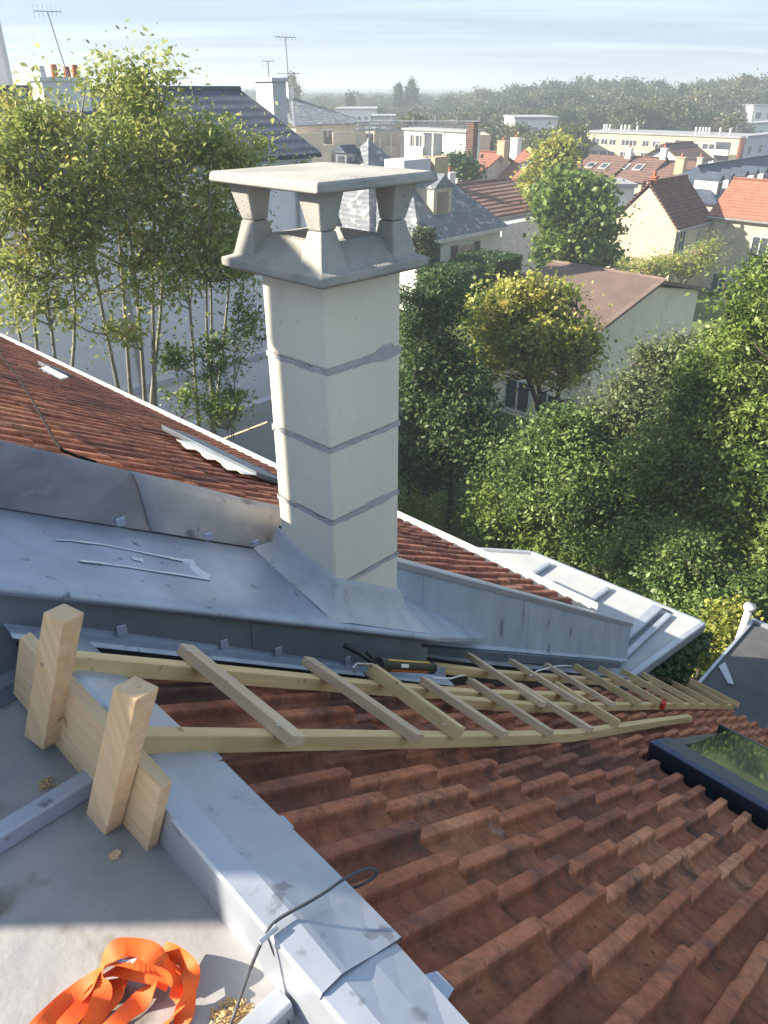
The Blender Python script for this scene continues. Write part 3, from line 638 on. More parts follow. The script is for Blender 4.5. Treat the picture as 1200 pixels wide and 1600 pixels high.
# ---------------------------------------------------------------- grey zinc flat roof beyond the neighbour's eave
zf_ = -5.2
fr = empty('zinc_lean_to_roof', W(3.4,6.3,zf_), 'low pale zinc flat roof with rolled seams below the eave', 'low roof')
mb = MB(); mb.slab([W(2.30,4.9,zf_), W(2.26,6.2,zf_-.02), W(2.13,7.31,zf_), W(4.33,7.22,zf_), W(4.89,6.80,zf_), W(6.2,5.6,zf_), W(6.2,4.9,zf_)], Z*-.05); mb.build('zinc_deck', M['zinc_pale'], fr)
def bar(p, q, w, h, m='zinc_new', nm='seam_roll'):
    mb = MB(); mb.beam(p, q, w, h); mb.build(nm, M[m], fr, bevel=.015)
bar(W(4.1,5.0,zf_+.001), W(4.02,7.15,zf_+.001), .07, .05); bar(W(3.28,5.0,zf_+.001), W(3.22,7.18,zf_+.001), .07, .05); bar(W(2.62,5.0,zf_+.001), W(2.60,7.2,zf_+.001), .12, .08); bar(W(2.48,5.2,zf_+.001), W(2.46,7.2,zf_+.001), .07, .04)
bar(W(2.13,7.31,zf_-.14), W(4.33,7.22,zf_-.14), .05, .18, 'zinc_new', 'edge_trim'); bar(W(4.33,7.22,zf_-.14), W(4.89,6.8,zf_-.14), .05, .18, 'zinc_new', 'edge_trim'); bar(W(4.89,6.8,zf_-.14), W(6.2,5.6,zf_-.14), .05, .18, 'zinc_new', 'edge_trim')
bar(W(2.32,5.6,zf_-.10), W(2.12,7.33,zf_-.10), .07, .13, 'zinc_new', 'edge_trim')
mb = MB(); mb.slab([W(2.34,5.6,zf_-.12), W(2.14,7.28,zf_-.12), W(2.14,7.28,zf_-.40), W(2.34,5.6,zf_-.40)], RX*.03); mb.build('fascia_board', M['zinc'], fr)
mb = MB(); mb.slab([W(2.42,5.3,zf_-.41), W(2.30,7.0,zf_-.41), W(4.2,7.0,zf_-.41), W(5.0,6.4,zf_-.41), W(5.6,5.4,zf_-.41)], Z*(GZ-zf_+.41)); mb.build('wall', M['plaster_w'], fr)

# dark membrane roof at right
dr = empty('dark_flat_roof', W(1,9,-7), 'dark grey felt flat roof beyond the ladder ends at right edge', 'low roof')
mb = MB(); mb.box(W(-3.0,7.9,-7.06), RX*5.34, SX*2.56, Z*.06); mb.build('felt_deck', M['membrane'], dr)
mb = MB(); mb.box(W(-3.0,10.40,-6.998), RX*5.36, SX*.06, Z*.05); mb.box(W(2.31,7.9,-6.996), RX*.04, SX*2.49, Z*.03); mb.build('edge_trim', M['zinc_new'], dr)
mb = MB(); mb.box(W(-3.0,7.9,GZ), RX*5.3, SX*2.5, Z*(12-7.07)); mb.build('wall', M['plaster_c'], dr)
mb = MB(); mb.tube([W(2.40,10.2,-7.5), W(2.40,10.3,-6.72)], .055, 10); mb.tube([W(2.40,10.3,-6.72), W(2.40,10.3,-6.66)], .085, 10); mb.build('vent_pipe', M['white_p'], dr, smooth=True)
mb = MB(); mb.slab([W(2.25,9.2,-6.99), W(2.28,9.05,-6.99), W(2.05,8.80,-6.99), W(1.98,8.83,-6.99)], Z*.02); mb.build('sheet_offcut', M['zinc_new'], dr)
# ---------------------------------------------------------------- skylight in own roof
sk = empty('skylight', W(.6,4.2,zr(4.2)), 'navy-framed skylight in the tiles reflecting trees', 'skylight')
def onr_(r, s, h): return W(r, s, zr(s) + h)
def slp(mb, r0_, r1_, s0_, s1_, h0, h1):
    return mb.slab([onr_(r0_, s0_, h0), onr_(r1_, s0_, h0), onr_(r1_, s1_, h0), onr_(r0_, s1_, h0)], Z*(h1-h0))
mb = MB(); mb.loft([[onr_(-.05,3.50,-.08), onr_(1.175,3.62,-.08), onr_(1.175,3.92,-.08), onr_(-.05,3.86,-.08)], [onr_(-.05,3.48,.085), onr_(1.175,3.58,.085), onr_(1.175,3.92,.10), onr_(-.05,3.86,.10)], [onr_(-.05,3.53,.115), onr_(1.15,3.63,.115), onr_(1.15,3.90,.118), onr_(-.05,3.83,.118)]])
mb.build('hood', M['navy'], sk, bevel=.012)
mb = MB(); slp(mb, 1.10, 1.18, 3.93, 5.15, -.06, .075); mb.build('side_frame', M['anth'], sk, bevel=.008)
mb = MB(); slp(mb, -.02, .05, 3.88, 5.15, -.06, .075); mb.build('side_frame', M['anth'], sk, bevel=.008)
mb = MB(); slp(mb, -.02, 1.18, 5.153, 5.24, -.06, .17); mb.build('bottom_frame', M['anth'], sk, bevel=.008)
mb = MB(); slp(mb, .052, 1.098, 3.93, 3.99, .0, .07); mb.build('top_rail', M['steel'], sk, bevel=.005)
mb = MB(); mb.slab([onr_(.055,3.992,.03), onr_(1.095,3.992,.03), onr_(1.095,5.15,.15), onr_(.055,5.15,.15)], Z*.015); mb.build('pane', M['mirror_glass'], sk)

# ---------------------------------------------------------------- out-of-view stack, added left of the terrace to shade chimney and floor
st = empty('added_shade_stack', (-3.6,2.0,FZ), 'unseen rendered stack added left of the terrace to cast shade', 'chimney')
mb = MB(); mb.box((-4.0,.93,GZ), (.8,0,0), (0,2.07,0), (0,0,12+.90)); mb.build('shaft', M['plaster_c'], st, bevel=.02)
mb = MB(); mb.box((-4.03,.90,.905), (.86,0,0), (0,2.13,0), (0,0,.07)); mb.build('crown', M['stone'], st, bevel=.02)
for k in range(3):
    mb = MB(); mb.tube([(-3.6,1.3+.45*k,.977), (-3.6,1.3+.45*k,1.16)], .1, 12); mb.build('chimney_pot', M['redpot'], st, smooth=True)  # pots of the added stack, breaking up its shade on the cap

# ================================================================ LADDERS
def lad_pt(r, s, h): return W(r, s, zr(s) + h)
def nrm(s): t = slope_at(s); return (Z + SX*t).normalized()
def rail(mb_root, pts, m, name='rail', w=.046, h=.064):
    mb = MB(); rings = []
    for (r, s) in pts:
        rings.append([lad_pt(r, s, .004), lad_pt(r+w, s, .004), lad_pt(r+w, s, .004+h), lad_pt(r, s, .004+h)])
    mb.loft(rings); return mb.build(name, M[m], mb_root, bevel=.003)
def rung(root, top, low, m, h=.046, w=.058, tall=False, label=None, e=.0):
    # top and low: (r, s) of the two ends on the rails
    if tall: w, h = .042, .070
    a = lad_pt(top[0], top[1], .069+e); b = lad_pt(low[0], low[1], .069+e)
    d = (b-a).normalized(); nn = nrm((top[1]+low[1])/2); x = d.cross(nn).normalized()
    mb = MB(); mb.box(a - x*w/2, b-a, x*w, nn*h*.8); return mb.build('rung', M[m], root, bevel=.003, label=label)
l1 = empty('roof_ladder', W(1.5, .45, -1.3), 'long yellow-railed wooden roof ladder hooked over the zinc edge', 'ladder')
rail(l1, [(1.312,.452),(1.308,1.0),(1.305,1.6),(1.31,2.2),(1.335,2.9),(1.37,3.6),(1.41,4.5),(1.44,5.35)], 'wood_y')
rail(l1, [(1.725,.46),(1.735,1.0),(1.735,1.8),(1.76,2.6),(1.80,3.4),(1.83,4.25)], 'wood_y')
R1L = [((1.83,.94),(1.245,.93),'wood_g',0), ((1.86,1.47),(1.255,1.47),'wood_g',0), ((1.83,1.80),(1.275,1.73),'wood_yr',1), ((1.79,2.12),(1.28,2.07),'wood_g',0),
       ((1.86,2.60),(1.30,2.52),'wood_g',0), ((1.87,3.12),(1.33,3.06),'wood_g',0), ((1.88,3.62),(1.36,3.50),'wood_yr',1)]
for a, b, m, t in R1L: rung(l1, a, b, m, tall=bool(t))
for rr_, ss_ in [(1.30,.93),(1.32,1.47),(1.33,1.73),(1.33,2.07),(1.35,2.52),(1.38,3.06),(1.77,.94),(1.78,1.47),(1.78,2.12)]:
    for dd in (-.012, .014):
        p = lad_pt(rr_, ss_+dd, .069+.046*.99); mb = MB(); mb.tube([p, p+Z*.003], .0045, 8); mb.build('screw', M['metal'], l1)
# stakes and hook board
def prism(root, poly, vec, m, name, bev=.003): mb = MB(); mb.slab(poly, vec); return mb.build(name, M[m], root, bevel=bev)
def onsP(u, v, s): D = ray(u, v); return D*(s/D.dot(SX))
# stake: near face lies on the plane s=.415, thickness along +S
def stake(pts, s, th): return prism(l1, [onsP(u, v, s) for u, v in pts], SX*th, 'wood_p', 'stake')
stake([(67,957),(98,973),(67,1172),(37,1150)], .405, .045)
stake([(176,1074),(213,1094),(164,1306),(133,1276)], .400, .045)
prism(l1, [onsP(u, v, .448) for u, v in ((30,995),(250,1232),(228,1338),(20,1083))], SX*.03, 'wood_b', 'hook_board')
for (u, v) in ((66,1038),(50,1070),(160,1180),(150,1230)):
    p = onsP(u, v, .404); mb = MB(); mb.tube([p, p - SX*.003], .004, 8); mb.build('screw', M['metal'], l1)
for (u, v, r_) in ((101,1031,1.722),(99,1049,1.722),(209,1172,1.309)):
    p = atr(u, v, r_); mb = MB(); mb.tube([p, p - RX*.003], .005, 8); mb.build('screw', M['metal'], l1)
l2 = empty('roof_ladder', W(1.9, 2.4, zr(2.4)), 'second wooden roof ladder, lower down, with a red-painted rung end', 'ladder')
rail(l2, [(2.08,2.52),(2.09,3.2),(2.09,4.0),(2.09,5.2),(2.08,6.4),(2.07,7.62)], 'wood_y')
rail(l2, [(1.655,2.22),(1.66,3.0),(1.655,4.0),(1.66,5.0),(1.65,6.2),(1.62,7.56)], 'wood_y')
mb = MB(); mb.box(lad_pt(2.079,2.512,.003), RX*.048, SX*.007, Z*.066); mb.build('painted_end', M['red'], l2)
mm = ['wood_g']*3 + ['wood_yr']*7
rt = [2.31, 2.28, 2.27, 2.27, 2.28, 2.27, 2.26, 2.25, 2.26, 2.25]
for k in range(10):
    s_ = 3.02 + .497*k
    rung(l2, (rt[k]-.02, s_+.13+.01*jit(1)), (1.625-.006*k, s_+.01*jit(1)), mm[k], tall=k >= 3)
mb = MB(); s_ = 3.02+.497*4; mb.cbox(lad_pt(1.62-.024, s_-.001, .100), RX*.018, SX*.022, Z*.036); mb.build('painted_end', M['red'], l2)

# ================================================================ SMALL THINGS
# sealant gun resting on the rungs
g0 = lad_pt(1.83, 1.88, .135); g1 = lad_pt(1.86, 2.27, .145); gd = (g1-g0).normalized()
gun = empty('sealant_gun', (g0+g1)/2, 'black sealant gun with yellow and orange cartridge lying on ladder rungs', 'sealant gun')
mb = MB(); mb.tube([g0, g1], .029, 16); mb.build('cartridge', M['black'], gun, smooth=False)
sx_ = gd.cross(Z).normalized(); ux_ = sx_.cross(gd).normalized()
def arc(a0, a1, rad, p, q, m, nm):
    mb = MB(); n = 6; G = []
    for e in (p, q): G.append([e + (sx_*math.cos(a0+(a1-a0)*i/n) + ux_*math.sin(a0+(a1-a0)*i/n))*rad for i in range(n+1)])
    mb.sheet(G, (0,0,.0005)); mb.build(nm, M[m], gun)
arc(1.15, 1.55, .0302, g0+gd*.03, g1-gd*.05, 'yellow', 'label')
arc(-.75, -.25, .0302, g0+gd*.06, g1-gd*.06, 'orange_print', 'label')
arc(.15, .7, .0302, g0+gd*.13, g0+gd*.2, 'white_p', 'label')
mb = MB(); mb.tube([g0-gd*.03, g0+gd*.015], .034, 16); mb.tube([g1-gd*.01, g1+gd*.012], .031, 16); mb.build('end_cap', M['black'], gun)
mb = MB(); mb.tube([g1+gd*.012, g1+gd*.08], [.008,.003], 8); mb.build('nozzle', M['white_p'], gun)
mb = MB(); mb.tube([g0-gd*.03, g0-gd*.20], .005, 8); mb.tube([g0-gd*.20, g0-gd*.215-ux_*.02, g0-gd*.19-ux_*.04], .005, 6); mb.build('plunger_rod', M['metal'], gun)
ha = onsP(600,1045,1.80)
h0 = g0 - gd*.05; h1 = atr(538, 1008, 1.93)
mb = MB(); mb.tube([h0, (h0+h1)/2 + Z*.01, h1], [.010,.012,.014], 8); mb.build('handle', M['black'], gun, smooth=True)
h2 = atr(572, 1018, 1.90)
mb = MB(); mb.tube([h0+gd*.02, (h0+h2)/2+gd*.02, h2], [.008,.009,.010], 8); mb.build('trigger', M['black'], gun, smooth=True)
p = h0; mb = MB(); mb.tube([p, p - gd*.07 - Z*.01, p - gd*.09 - Z*.05, p - gd*.05 - Z*.085, p-gd*.02-Z*.07], .005, 6); mb.build('hook', M['metal'], gun, smooth=True)
# white lead running over the second ladder
P = [onpl(u, v, -.88, .738) for u, v in ((676,1059),(690,1060),(705,1060),(718,1056),(726,1055))]
mb = MB(); mb.tube(P, .005, 6); mb.build('white_cable', M['white_p'], None, smooth=True, label='short white cord lying right of the sealant gun', cat='cord')
P = [W(1,1,1)]*0 + [Vector(onpl(u, v, -1.08, .68)) for u, v in ((828,1056),(840,1048),(852,1045),(868,1041),(885,1040),(898,1042))]
mb = MB(); mb.tube(P, .006, 6); mb.build('white_cable', M['white_p'], None, smooth=True, label='curved white cord lying by the upper ends of far rungs', cat='cord')
# black cable looping over the capping
P = [atz(358,1606,-1.548), atz(368,1580,-1.54), atz(378,1550,-1.51), atz(388,1522,-1.47), atz(400,1492,-1.42), atz(412,1466,-1.385), atz(428,1442,-1.382), atz(452,1426,-1.382), atz(478,1412,-1.385),
     atz(508,1394,-1.40), atz(535,1375,-1.42), atz(560,1362,-1.43), atz(578,1357,-1.44), atz(588,1361,-1.45), atz(585,1370,-1.47), atz(570,1380,-1.49), atz(550,1388,-1.51)]
def smooth_path(P, n=5):
    out = []
    for i in range(len(P)-1):
        a = P[max(i-1, 0)]; b = P[i]; c = P[i+1]; d = P[min(i+2, len(P)-1)]
        for k in range(n):
            t = k/n; out.append(.5*((2*b) + (c-a)*t + (2*a-5*b+4*c-d)*t*t + (3*b-a-3*c+d)*t**3))
    out.append(P[-1]); return out
mb = MB(); mb.tube(smooth_path(P, 4), .0036, 8); mb.build('black_cable', M['cable'], None, smooth=True, label='black cable looped over the zinc capping onto the tiles', cat='cable')
P = [atz(418,1462,-1.40), atz(428,1490,-1.44), atz(440,1515,-1.50), atz(448,1545,-1.545), atz(452,1610,-1.545)]
mb = MB(); mb.tube(smooth_path(P, 4), .0022, 6); mb.build('thin_wire', M['cable'], None, smooth=True, label='thin grey wire hanging down the terrace side of the capping', cat='wire')
mb = MB(); mb.tube([atz(405,1472,-1.385), atz(432,1448,-1.385)], .0065, 8); mb.build('cable_tape', M['zinc_new'], None, label='grey tape wrapped round the cable at capping edge', cat='tape')
# orange strap
strap = empty('orange_strap', atz(230,1550,FZ), 'coiled bright orange webbing strap on the terrace floor', 'strap')
def cz(x, y): return x/2.4, 1200 + y/2.4
def ribbon(pts, w, tilt=0.0):
    P = smooth_path([atz(*cz(x, y), FZ + h) for x, y, h in pts], 6)
    A = []; B = []
    n = len(P)
    for i, p in enumerate(P):
        d = (P[min(i+1, n-1)] - P[max(i-1, 0)]).normalized(); x = d.cross(Z).normalized(); tl_ = tilt*math.sin(i*.25) 
        x = (x*math.cos(tl_) + d.cross(x)*math.sin(tl_)); A.append(p + x*w/2); B.append(p - x*w/2)
    A = [Vector((q.x, q.y, max(q.z, FZ+.003))) for q in A]; B = [Vector((q.x, q.y, max(q.z, FZ+.003))) for q in B]
    mb = MB(); mb.sheet([A, B], Z*.002); o_ = mb.build('webbing_loop', M['orange'], strap, smooth=True); o_.data.set_sharp_from_angle(angle=.7)
ribbon([(320,1010,.004),(350,930,.01),(385,850,.03),(378,780,.05),(400,710,.07),(470,672,.085),(560,690,.085),(635,750,.07),(668,820,.045),(668,900,.02),(610,990,.004)], .037, 1.10)
ribbon([(120,1000,.004),(190,930,.006),(280,850,.012),(370,790,.03),(460,755,.04),(560,770,.04),(640,800,.03)], .037, 0.77)
ribbon([(600,690,.04),(670,705,.055),(712,760,.055),(712,840,.04),(690,920,.02),(660,1000,.004)], .037, 1.10)
ribbon([(400,1000,.004),(470,930,.008),(540,860,.016),(590,800,.03)], .037, 0.88)
ribbon([(150,1000,.012),(230,900,.016),(320,820,.03),(400,745,.05),(500,725,.06),(600,740,.05),(672,800,.035)], .037, 0.88)
ribbon([(220,1000,.003),(300,910,.006),(380,840,.014),(480,800,.022)], .037, 0.66)
ribbon([(320,1000,.006),(390,900,.010),(440,830,.02),(470,790,.03)], .037, 0.77)
mb = MB(); P = [atz(*cz(x, y), FZ+.062) for x, y in ((425,708),(470,722),(515,715),(500,735),(445,732))]; mb.slab(P, Z*.002); mb.build('printed_tag', M['blue_tag'], strap)
# sawdust, offcut, debris
def litter(name, m, cx, cy, n, rad, size, label, cat, kind='stuff'):
    mb = MB(); c = atz(cx, cy, FZ)
    for i in range(n):
        a = random.random()*6.28; q = rad*math.sqrt(random.random())*(.6+.4*random.random()); h = .002 + .012*max(0, 1-q/rad)*random.random()
        p = c + Vector((math.cos(a)*q*1.2, math.sin(a)*q, h)); d = Vector((jit(1), jit(1), jit(.3))).normalized()*size*(.5+random.random()); e = d.cross(Z).normalized()*size*.3
        mb.add([p-d-e, p+d-e, p+d+e+Z*.002, p-d+e+Z*.002], [[0,1,2,3]])
    mb.build(name, M[m], None, kind=kind, label=label)
litter('sawdust', 'chips', 362, 1590, 260, .04, .0045, 'heap of pale wood shavings on the floor beside the cable', 'sawdust')
litter('debris', 'chips', 70, 1228, 40, .03, .005, 'crumbs of debris by the seam roll', 'debris')
mb = MB(); c = atz(180,1337,FZ+.001); mb.slab([c+Vector(q) for q in ((-.014,-.004,0),(-.006,-.014,0),(.010,-.008,0),(.014,.006,0),(.0,.013,0),(-.005,.006,0))], Z*.008); mb.build('wood_chip', M['wood_p'], None, label='small wood chip on the floor below the hook board', cat='wood chip')

# ================================================================ BUILDINGS
def window(root, P, d, nrm_, w, h, shut=0, fm='frame_w', bars=True):
    # P centre on the wall, d unit along the wall, nrm_ outward
    mb = MB(); t = max(.06, w*.06)
    c = P + nrm_*.02
    mb.cbox(c - d*(w/2-t/2), d*t/2, nrm_*.04, Z*h/2); mb.cbox(c + d*(w/2-t/2), d*t/2, nrm_*.04, Z*h/2)
    mb.cbox(c + Z*(h/2-t/2), d*(w/2-t), nrm_*.04, Z*t/2); mb.cbox(c - Z*(h/2-t/2), d*(w/2-t), nrm_*.04, Z*t/2)
    if bars: mb.cbox(c, d*t/2, nrm_*.035, Z*(h/2-t))
    fr_ = mb.build('window', M[fm], root)
    mb = MB(); mb.cbox(P + nrm_*.012, d*(w/2-t*.5), nrm_*.008, Z*(h/2-t*.5)); mb.build('pane', M['glass'], fr_)
    if shut:
        for k in (-1, 1): mb = MB(); mb.cbox(P + d*k*(w/2+w*.24) + nrm_*.03, d*w*.22, nrm_*.02, Z*h/2); mb.build('shutter', M['shutter'], root)
LAST = [None]
def house(name, label, O, A, L, B, Wd, ze, zrg, wm, rm, hip=(0, 0), wins=(), chims=(), over=.3, z0=GZ, cat='house', group=None):
    """O near corner, ridge runs along A (length L) above the middle of B (width Wd)"""
    O = Vector((O.x, O.y, 0)); root = empty(name, O + Z*z0, label, cat, group)
    mb = MB(); a, b, c, d = O, O+A*L, O+A*L+B*Wd, O+B*Wd
    g0 = O + B*Wd/2 + Z*(zrg-.15); g1 = g0 + A*L
    V = [a+Z*z0, b+Z*z0, c+Z*z0, d+Z*z0, a+Z*ze, b+Z*ze, c+Z*ze, d+Z*ze]; Fc = [[0,1,5,4],[2,3,7,6]]
    if hip[0] == 0: V.append(g0); Fc.append([3,0,4,len(V)-1,7])
    else: Fc.append([3,0,4,7])
    if hip[1] == 0: V.append(g1); Fc.append([1,2,6,len(V)-1,5])
    else: Fc.append([1,2,6,5])
    mb.add(V, Fc); mb.build('wall', M[wm], root)
    k = (zrg-ze)/(Wd/2); lo = ze - over*k; th = .14
    e0 = over if hip[0] == 0 else over; 
    R0_ = O + B*Wd/2 + A*(hip[0] if hip[0] else -over) + Z*zrg; R1_ = O + B*Wd/2 + A*(L-hip[1] if hip[1] else L+over) + Z*zrg
    n0, n1 = O - A*over - B*over + Z*lo, O + A*(L+over) - B*over + Z*lo
    f0, f1 = O - A*over + B*(Wd+over) + Z*lo, O + A*(L+over) + B*(Wd+over) + Z*lo
    mb = MB(); mb.slab([n0, n1, R1_, R0_], Z*th); mb.slab([f1, f0, R0_, R1_], Z*(th+.004))
    if hip[0]: mb.slab([f0, n0, R0_], Z*(th+.002))
    if hip[1]: mb.slab([n1, f1, R1_], Z*(th+.002))
    rf = mb.build('roof', M[rm], root)
    mb = MB(); mb.tube([R0_ + Z*(th+.02), R1_ + Z*(th+.02)], .10, 6); mb.build('ridge_cap', M[rm], root)
    for (fa, t, zc, w, h, sh) in wins:
        if fa == 0: window(root, O + A*t + Z*zc, A, -B, w, h, sh)
        else: window(root, O + B*t + Z*zc, B, -A, w, h, sh)
    for (ta, tb, w, h, m) in chims:
        p = O + A*ta + B*tb; zt = ze + (1-abs(tb-Wd/2)/(Wd/2))*(zrg-ze)
        mb = MB(); mb.cbox(p + Z*(zt + h/2 - .4), A*w/2, B*w*.9/2, Z*(h/2+.4)); mb.cbox(p + Z*(zt+h+.05), A*(w/2+.06), B*(w*.45+.06), Z*.05); cm = mb.build('chimney', M[m], rf)
        mb = MB(); mb.tube([p + Z*(zt+h+.1), p + Z*(zt+h+.4)], .11, 8); mb.build('chimney_pot', M['redpot'], cm)
    LAST[0] = root
    return root
def roof_pane(root, O, A, B, ta, fr_, Wd, ze, zrg, w=.9, l=1.2):
    k = (zrg-ze)/(Wd/2); d = (B + Z*k).normalized(); P = Vector((O.x, O.y, 0)) + A*ta + B*(Wd/2*fr_) + Z*(ze + (zrg-ze)*fr_ + .17)
    nn = A.cross(d).normalized(); nn = nn if nn.z > 0 else -nn
    mb = MB(); mb.box(P - A*w/2, A*w, d*l, nn*.08); f_ = mb.build('roof_window', M['frame_w'], root)
    mb = MB(); mb.box(P - A*(w/2-.1) + d*.1 + nn*.082, A*(w-.2), d*(l-.2), nn*.01); mb.build('pane', M['glass'], f_)
def downpipe(root, O, A, B, t, ze):
    p = Vector((O.x, O.y, 0)) + A*t - B*.08; mb = MB(); mb.tube([p + Z*GZ, p + Z*(ze-.05)], .05, 6); mb.build('downpipe', M['steel'], root)
def gutter(root, O, A, B, L, ze, over, k):
    a = Vector((O.x, O.y, 0)) - B*(over+.07) - A*over + Z*(ze-over*k+.02); mb = MB(); mb.tube([a, a + A*(L+2*over)], .075, 6); mb.build('gutter', M['steel'], root)
def dormer(root, P, d, out, w, h, dep, zt=None, m='frame_w', rm='slate'):
    mb = MB(); P = Vector(P); mb.box(P - d*w/2, d*w, -out*dep, Z*h); db = mb.build('dormer', M[m], root)
    mb = MB(); a = P - d*(w/2+.1) + out*.12 + Z*h; b = P + d*(w/2+.1) + out*.12 + Z*h; c = P + out*.12 + Z*(h+w*.45)
    mb.slab([a, b, c], -out*(dep+.3)); mb.build('dormer_roof', M[rm], db)
    mb = MB(); mb.cbox(P + out*.015 + Z*h*.5, d*w*.30, out*.01, Z*h*.36); mb.build('dormer_pane', M['glass'], db)
mR, mS = -RX, -SX
def corner(u, v, Y): p = at(u, v, Y); return p
# A: long house behind the ash trees, slate roof
p = corner(487, 240, 30); O = p - SX*26
house('slate_roofed_house', 'long pale rendered house with dark blue slate roof behind the ash trees', O, SX, 26, RX, 8.6, p.z, at(410,147,33).z+.02, 'plaster_h', 'slate',
      wins=[], chims=[], over=.25)
hA = bpy.data.objects['slate_roofed_house']
q = at(425, 165, 32.5); mb = MB(); mb.cbox(Vector((q.x, q.y, -.45)), SX*.32, RX*.5, Z*.75); mb.cbox(Vector((q.x, q.y, .33)), SX*.40, RX*.58, Z*.06); cm = mb.build('chimney', M['plaster_l'], hA)
q = at(95, 140, 27); mb = MB(); mb.cbox(Vector((q.x, q.y, -.35)), SX*.75, RX*.4, Z*.6); mb.cbox(Vector((q.x, q.y, .29)), SX*.82, RX*.45, Z*.05); cm = mb.build('chimney', M['plaster_w'], hA)
for k, du in enumerate((-.5, -.1, .3, .58)):
    c = Vector((q.x, q.y, .335)) + SX*du; mb = MB(); mb.tube([c, c + Z*(.30 + .05*(k % 2))], [.11,.09], 10); mb.build('chimney_pot', M['redpot'] if k else M['zinc_new'], cm)
def aerial(name, base, h, label, n=6, size=.6, lean=0, ang=0):
    root = empty(name, base, label, 'TV aerial'); top = base + Vector((lean*h, 0, h))
    mb = MB(); mb.tube([base, top], .022, 6); mb.build('mast', M['steel'], root)
    d = Vector((math.cos(ang), math.sin(ang), 0)); e = Vector((-d.y, d.x, .0))
    mb = MB(); mb.tube([top - d*size + Z*.0, top + d*size], .013, 5)
    for k in range(n): c = top - d*size + d*(2*size*k/(n-1)); ln = .28 - .02*k; mb.tube([c - e*ln*.5 - Z*ln*.7, c + e*ln*.5 + Z*ln*.7], .008, 4)
    mb.build('antenna_bars', M['steel'], root)
    return root
q = at(106, 112, 27); r_ = aerial('television_aerial', Vector((q.x, q.y, .2)), 1.85, 'bristling TV aerial on the chimney with red pots at upper left', 7, .38, -.16, .3)
q = at(455, 188, 34); b_ = Vector((q.x, q.y, q.z)); r_ = aerial('television_aerial', b_, at(452,58,34).z - b_.z, 'tall thin TV aerial mast right of the dark slate roof', 6, .42, -.02, .6)
mb = MB(); c = b_ + Z*(at(452,115,34).z - b_.z); mb.tube([c - Vector((.45,0,0)), c + Vector((.45,0,0))], .012, 4); mb.tube([c - Vector((.2,0,.12)), c + Vector((.2,0,-.12))], .01, 4); mb.build('antenna_bars', M['steel'], r_)
q = at(421, 135, 32.5); aerial('television_aerial', Vector((q.x, q.y, .38)), .55, 'tiny aerial standing on the grey chimney of the slate roof', 4, .2, 0, .2)

Oa = Vector((O.x, O.y, 0))
mb = MB(); mb.box(Oa - RX*.06 + Z*-8.9, SX*26, RX*.055, Z*.22); mb.build('string_course', M['plaster_l'], hA)
mb = MB(); mb.box(Oa - RX*.04 + Z*GZ, SX*26, RX*.035, Z*1.3); mb.build('plinth', M['plaster_l'], hA)
for t_ in (25.2, 18.0): downpipe_a = Oa + SX*t_ - RX*.08; mb = MB(); mb.tube([downpipe_a + Z*GZ, downpipe_a + Z*-2.2], .06, 6); mb.build('downpipe', M['steel'], hA)
mb = MB(); mb.tube([Oa - RX*.34 + Z*-2.35, Oa - RX*.34 + SX*26.2 + Z*-2.35], .08, 6); mb.build('gutter', M['steel'], hA)
# grey corner at far left edge
q = at(11, 118, 40); mb = MB(); mb.box((q.x-6.0, q.y, GZ), (6.0,0,0), (0,.5,0), (0,0,12+at(5,34,40).z)); mb.build('tall_grey_building', M['plaster_l'], None, label='tall grey building corner at the extreme upper left edge', cat='building', loc=(q.x-3, q.y+4, GZ))

# B: terraced cream block with slate hip roof
p = corner(462, 196, 90); O = p
tb = house('terraced_apartment_house', 'cream apartment house with grey slate hip roof and stepped balconies', O, SX, fit(O, SX, 570), RX, 15, p.z, at(470,156,96).z+.1, 'plaster_c', 'slate_l', hip=(6, 6),
      wins=[(0, 4.5, p.z-1.3, 2.0, 1.6, 0), (0, 9.0, p.z-1.3, 1.2, 1.6, 0), (0, 12.5, p.z-1.3, 1.2, 1.6, 0)], chims=[(5.5,7.4,.8,1.1,'plaster_w')], over=.3)
for (ua, va, ub, dep, zt) in ((445,215,640,3.2,0), (455,243,655,5.5,0)):
    q = at(ua, va, 86 - dep*.3); Lb = fit(q, SX, ub); o_ = Vector((q.x, q.y, 0)) 
    mb = MB(); mb.box(o_ + Z*GZ, SX*Lb, RX*dep, Z*(q.z-GZ-.9)); mb.build('terrace', M['plaster_c'], tb)
    for k in range(3):
        a = Lb*(k/3+.02); mb = MB(); mb.box(o_ + SX*a + Z*(q.z-.9), SX*(Lb*.26), RX*.15, Z*1.2); mb.build('balcony_parapet', M['plaster_c'], tb)
        window(tb, o_ + SX*(a+1.4) + Z*(q.z-2.3), SX, mR, 1.3, 1.7, 0)
        mb = MB(); mb.box(o_ + SX*(a+Lb*.27) + RX*.05 + Z*(q.z-.85), SX*(Lb*.06), RX*.05, Z*.7); mb.build('glass_railing', M['glass'], tb)

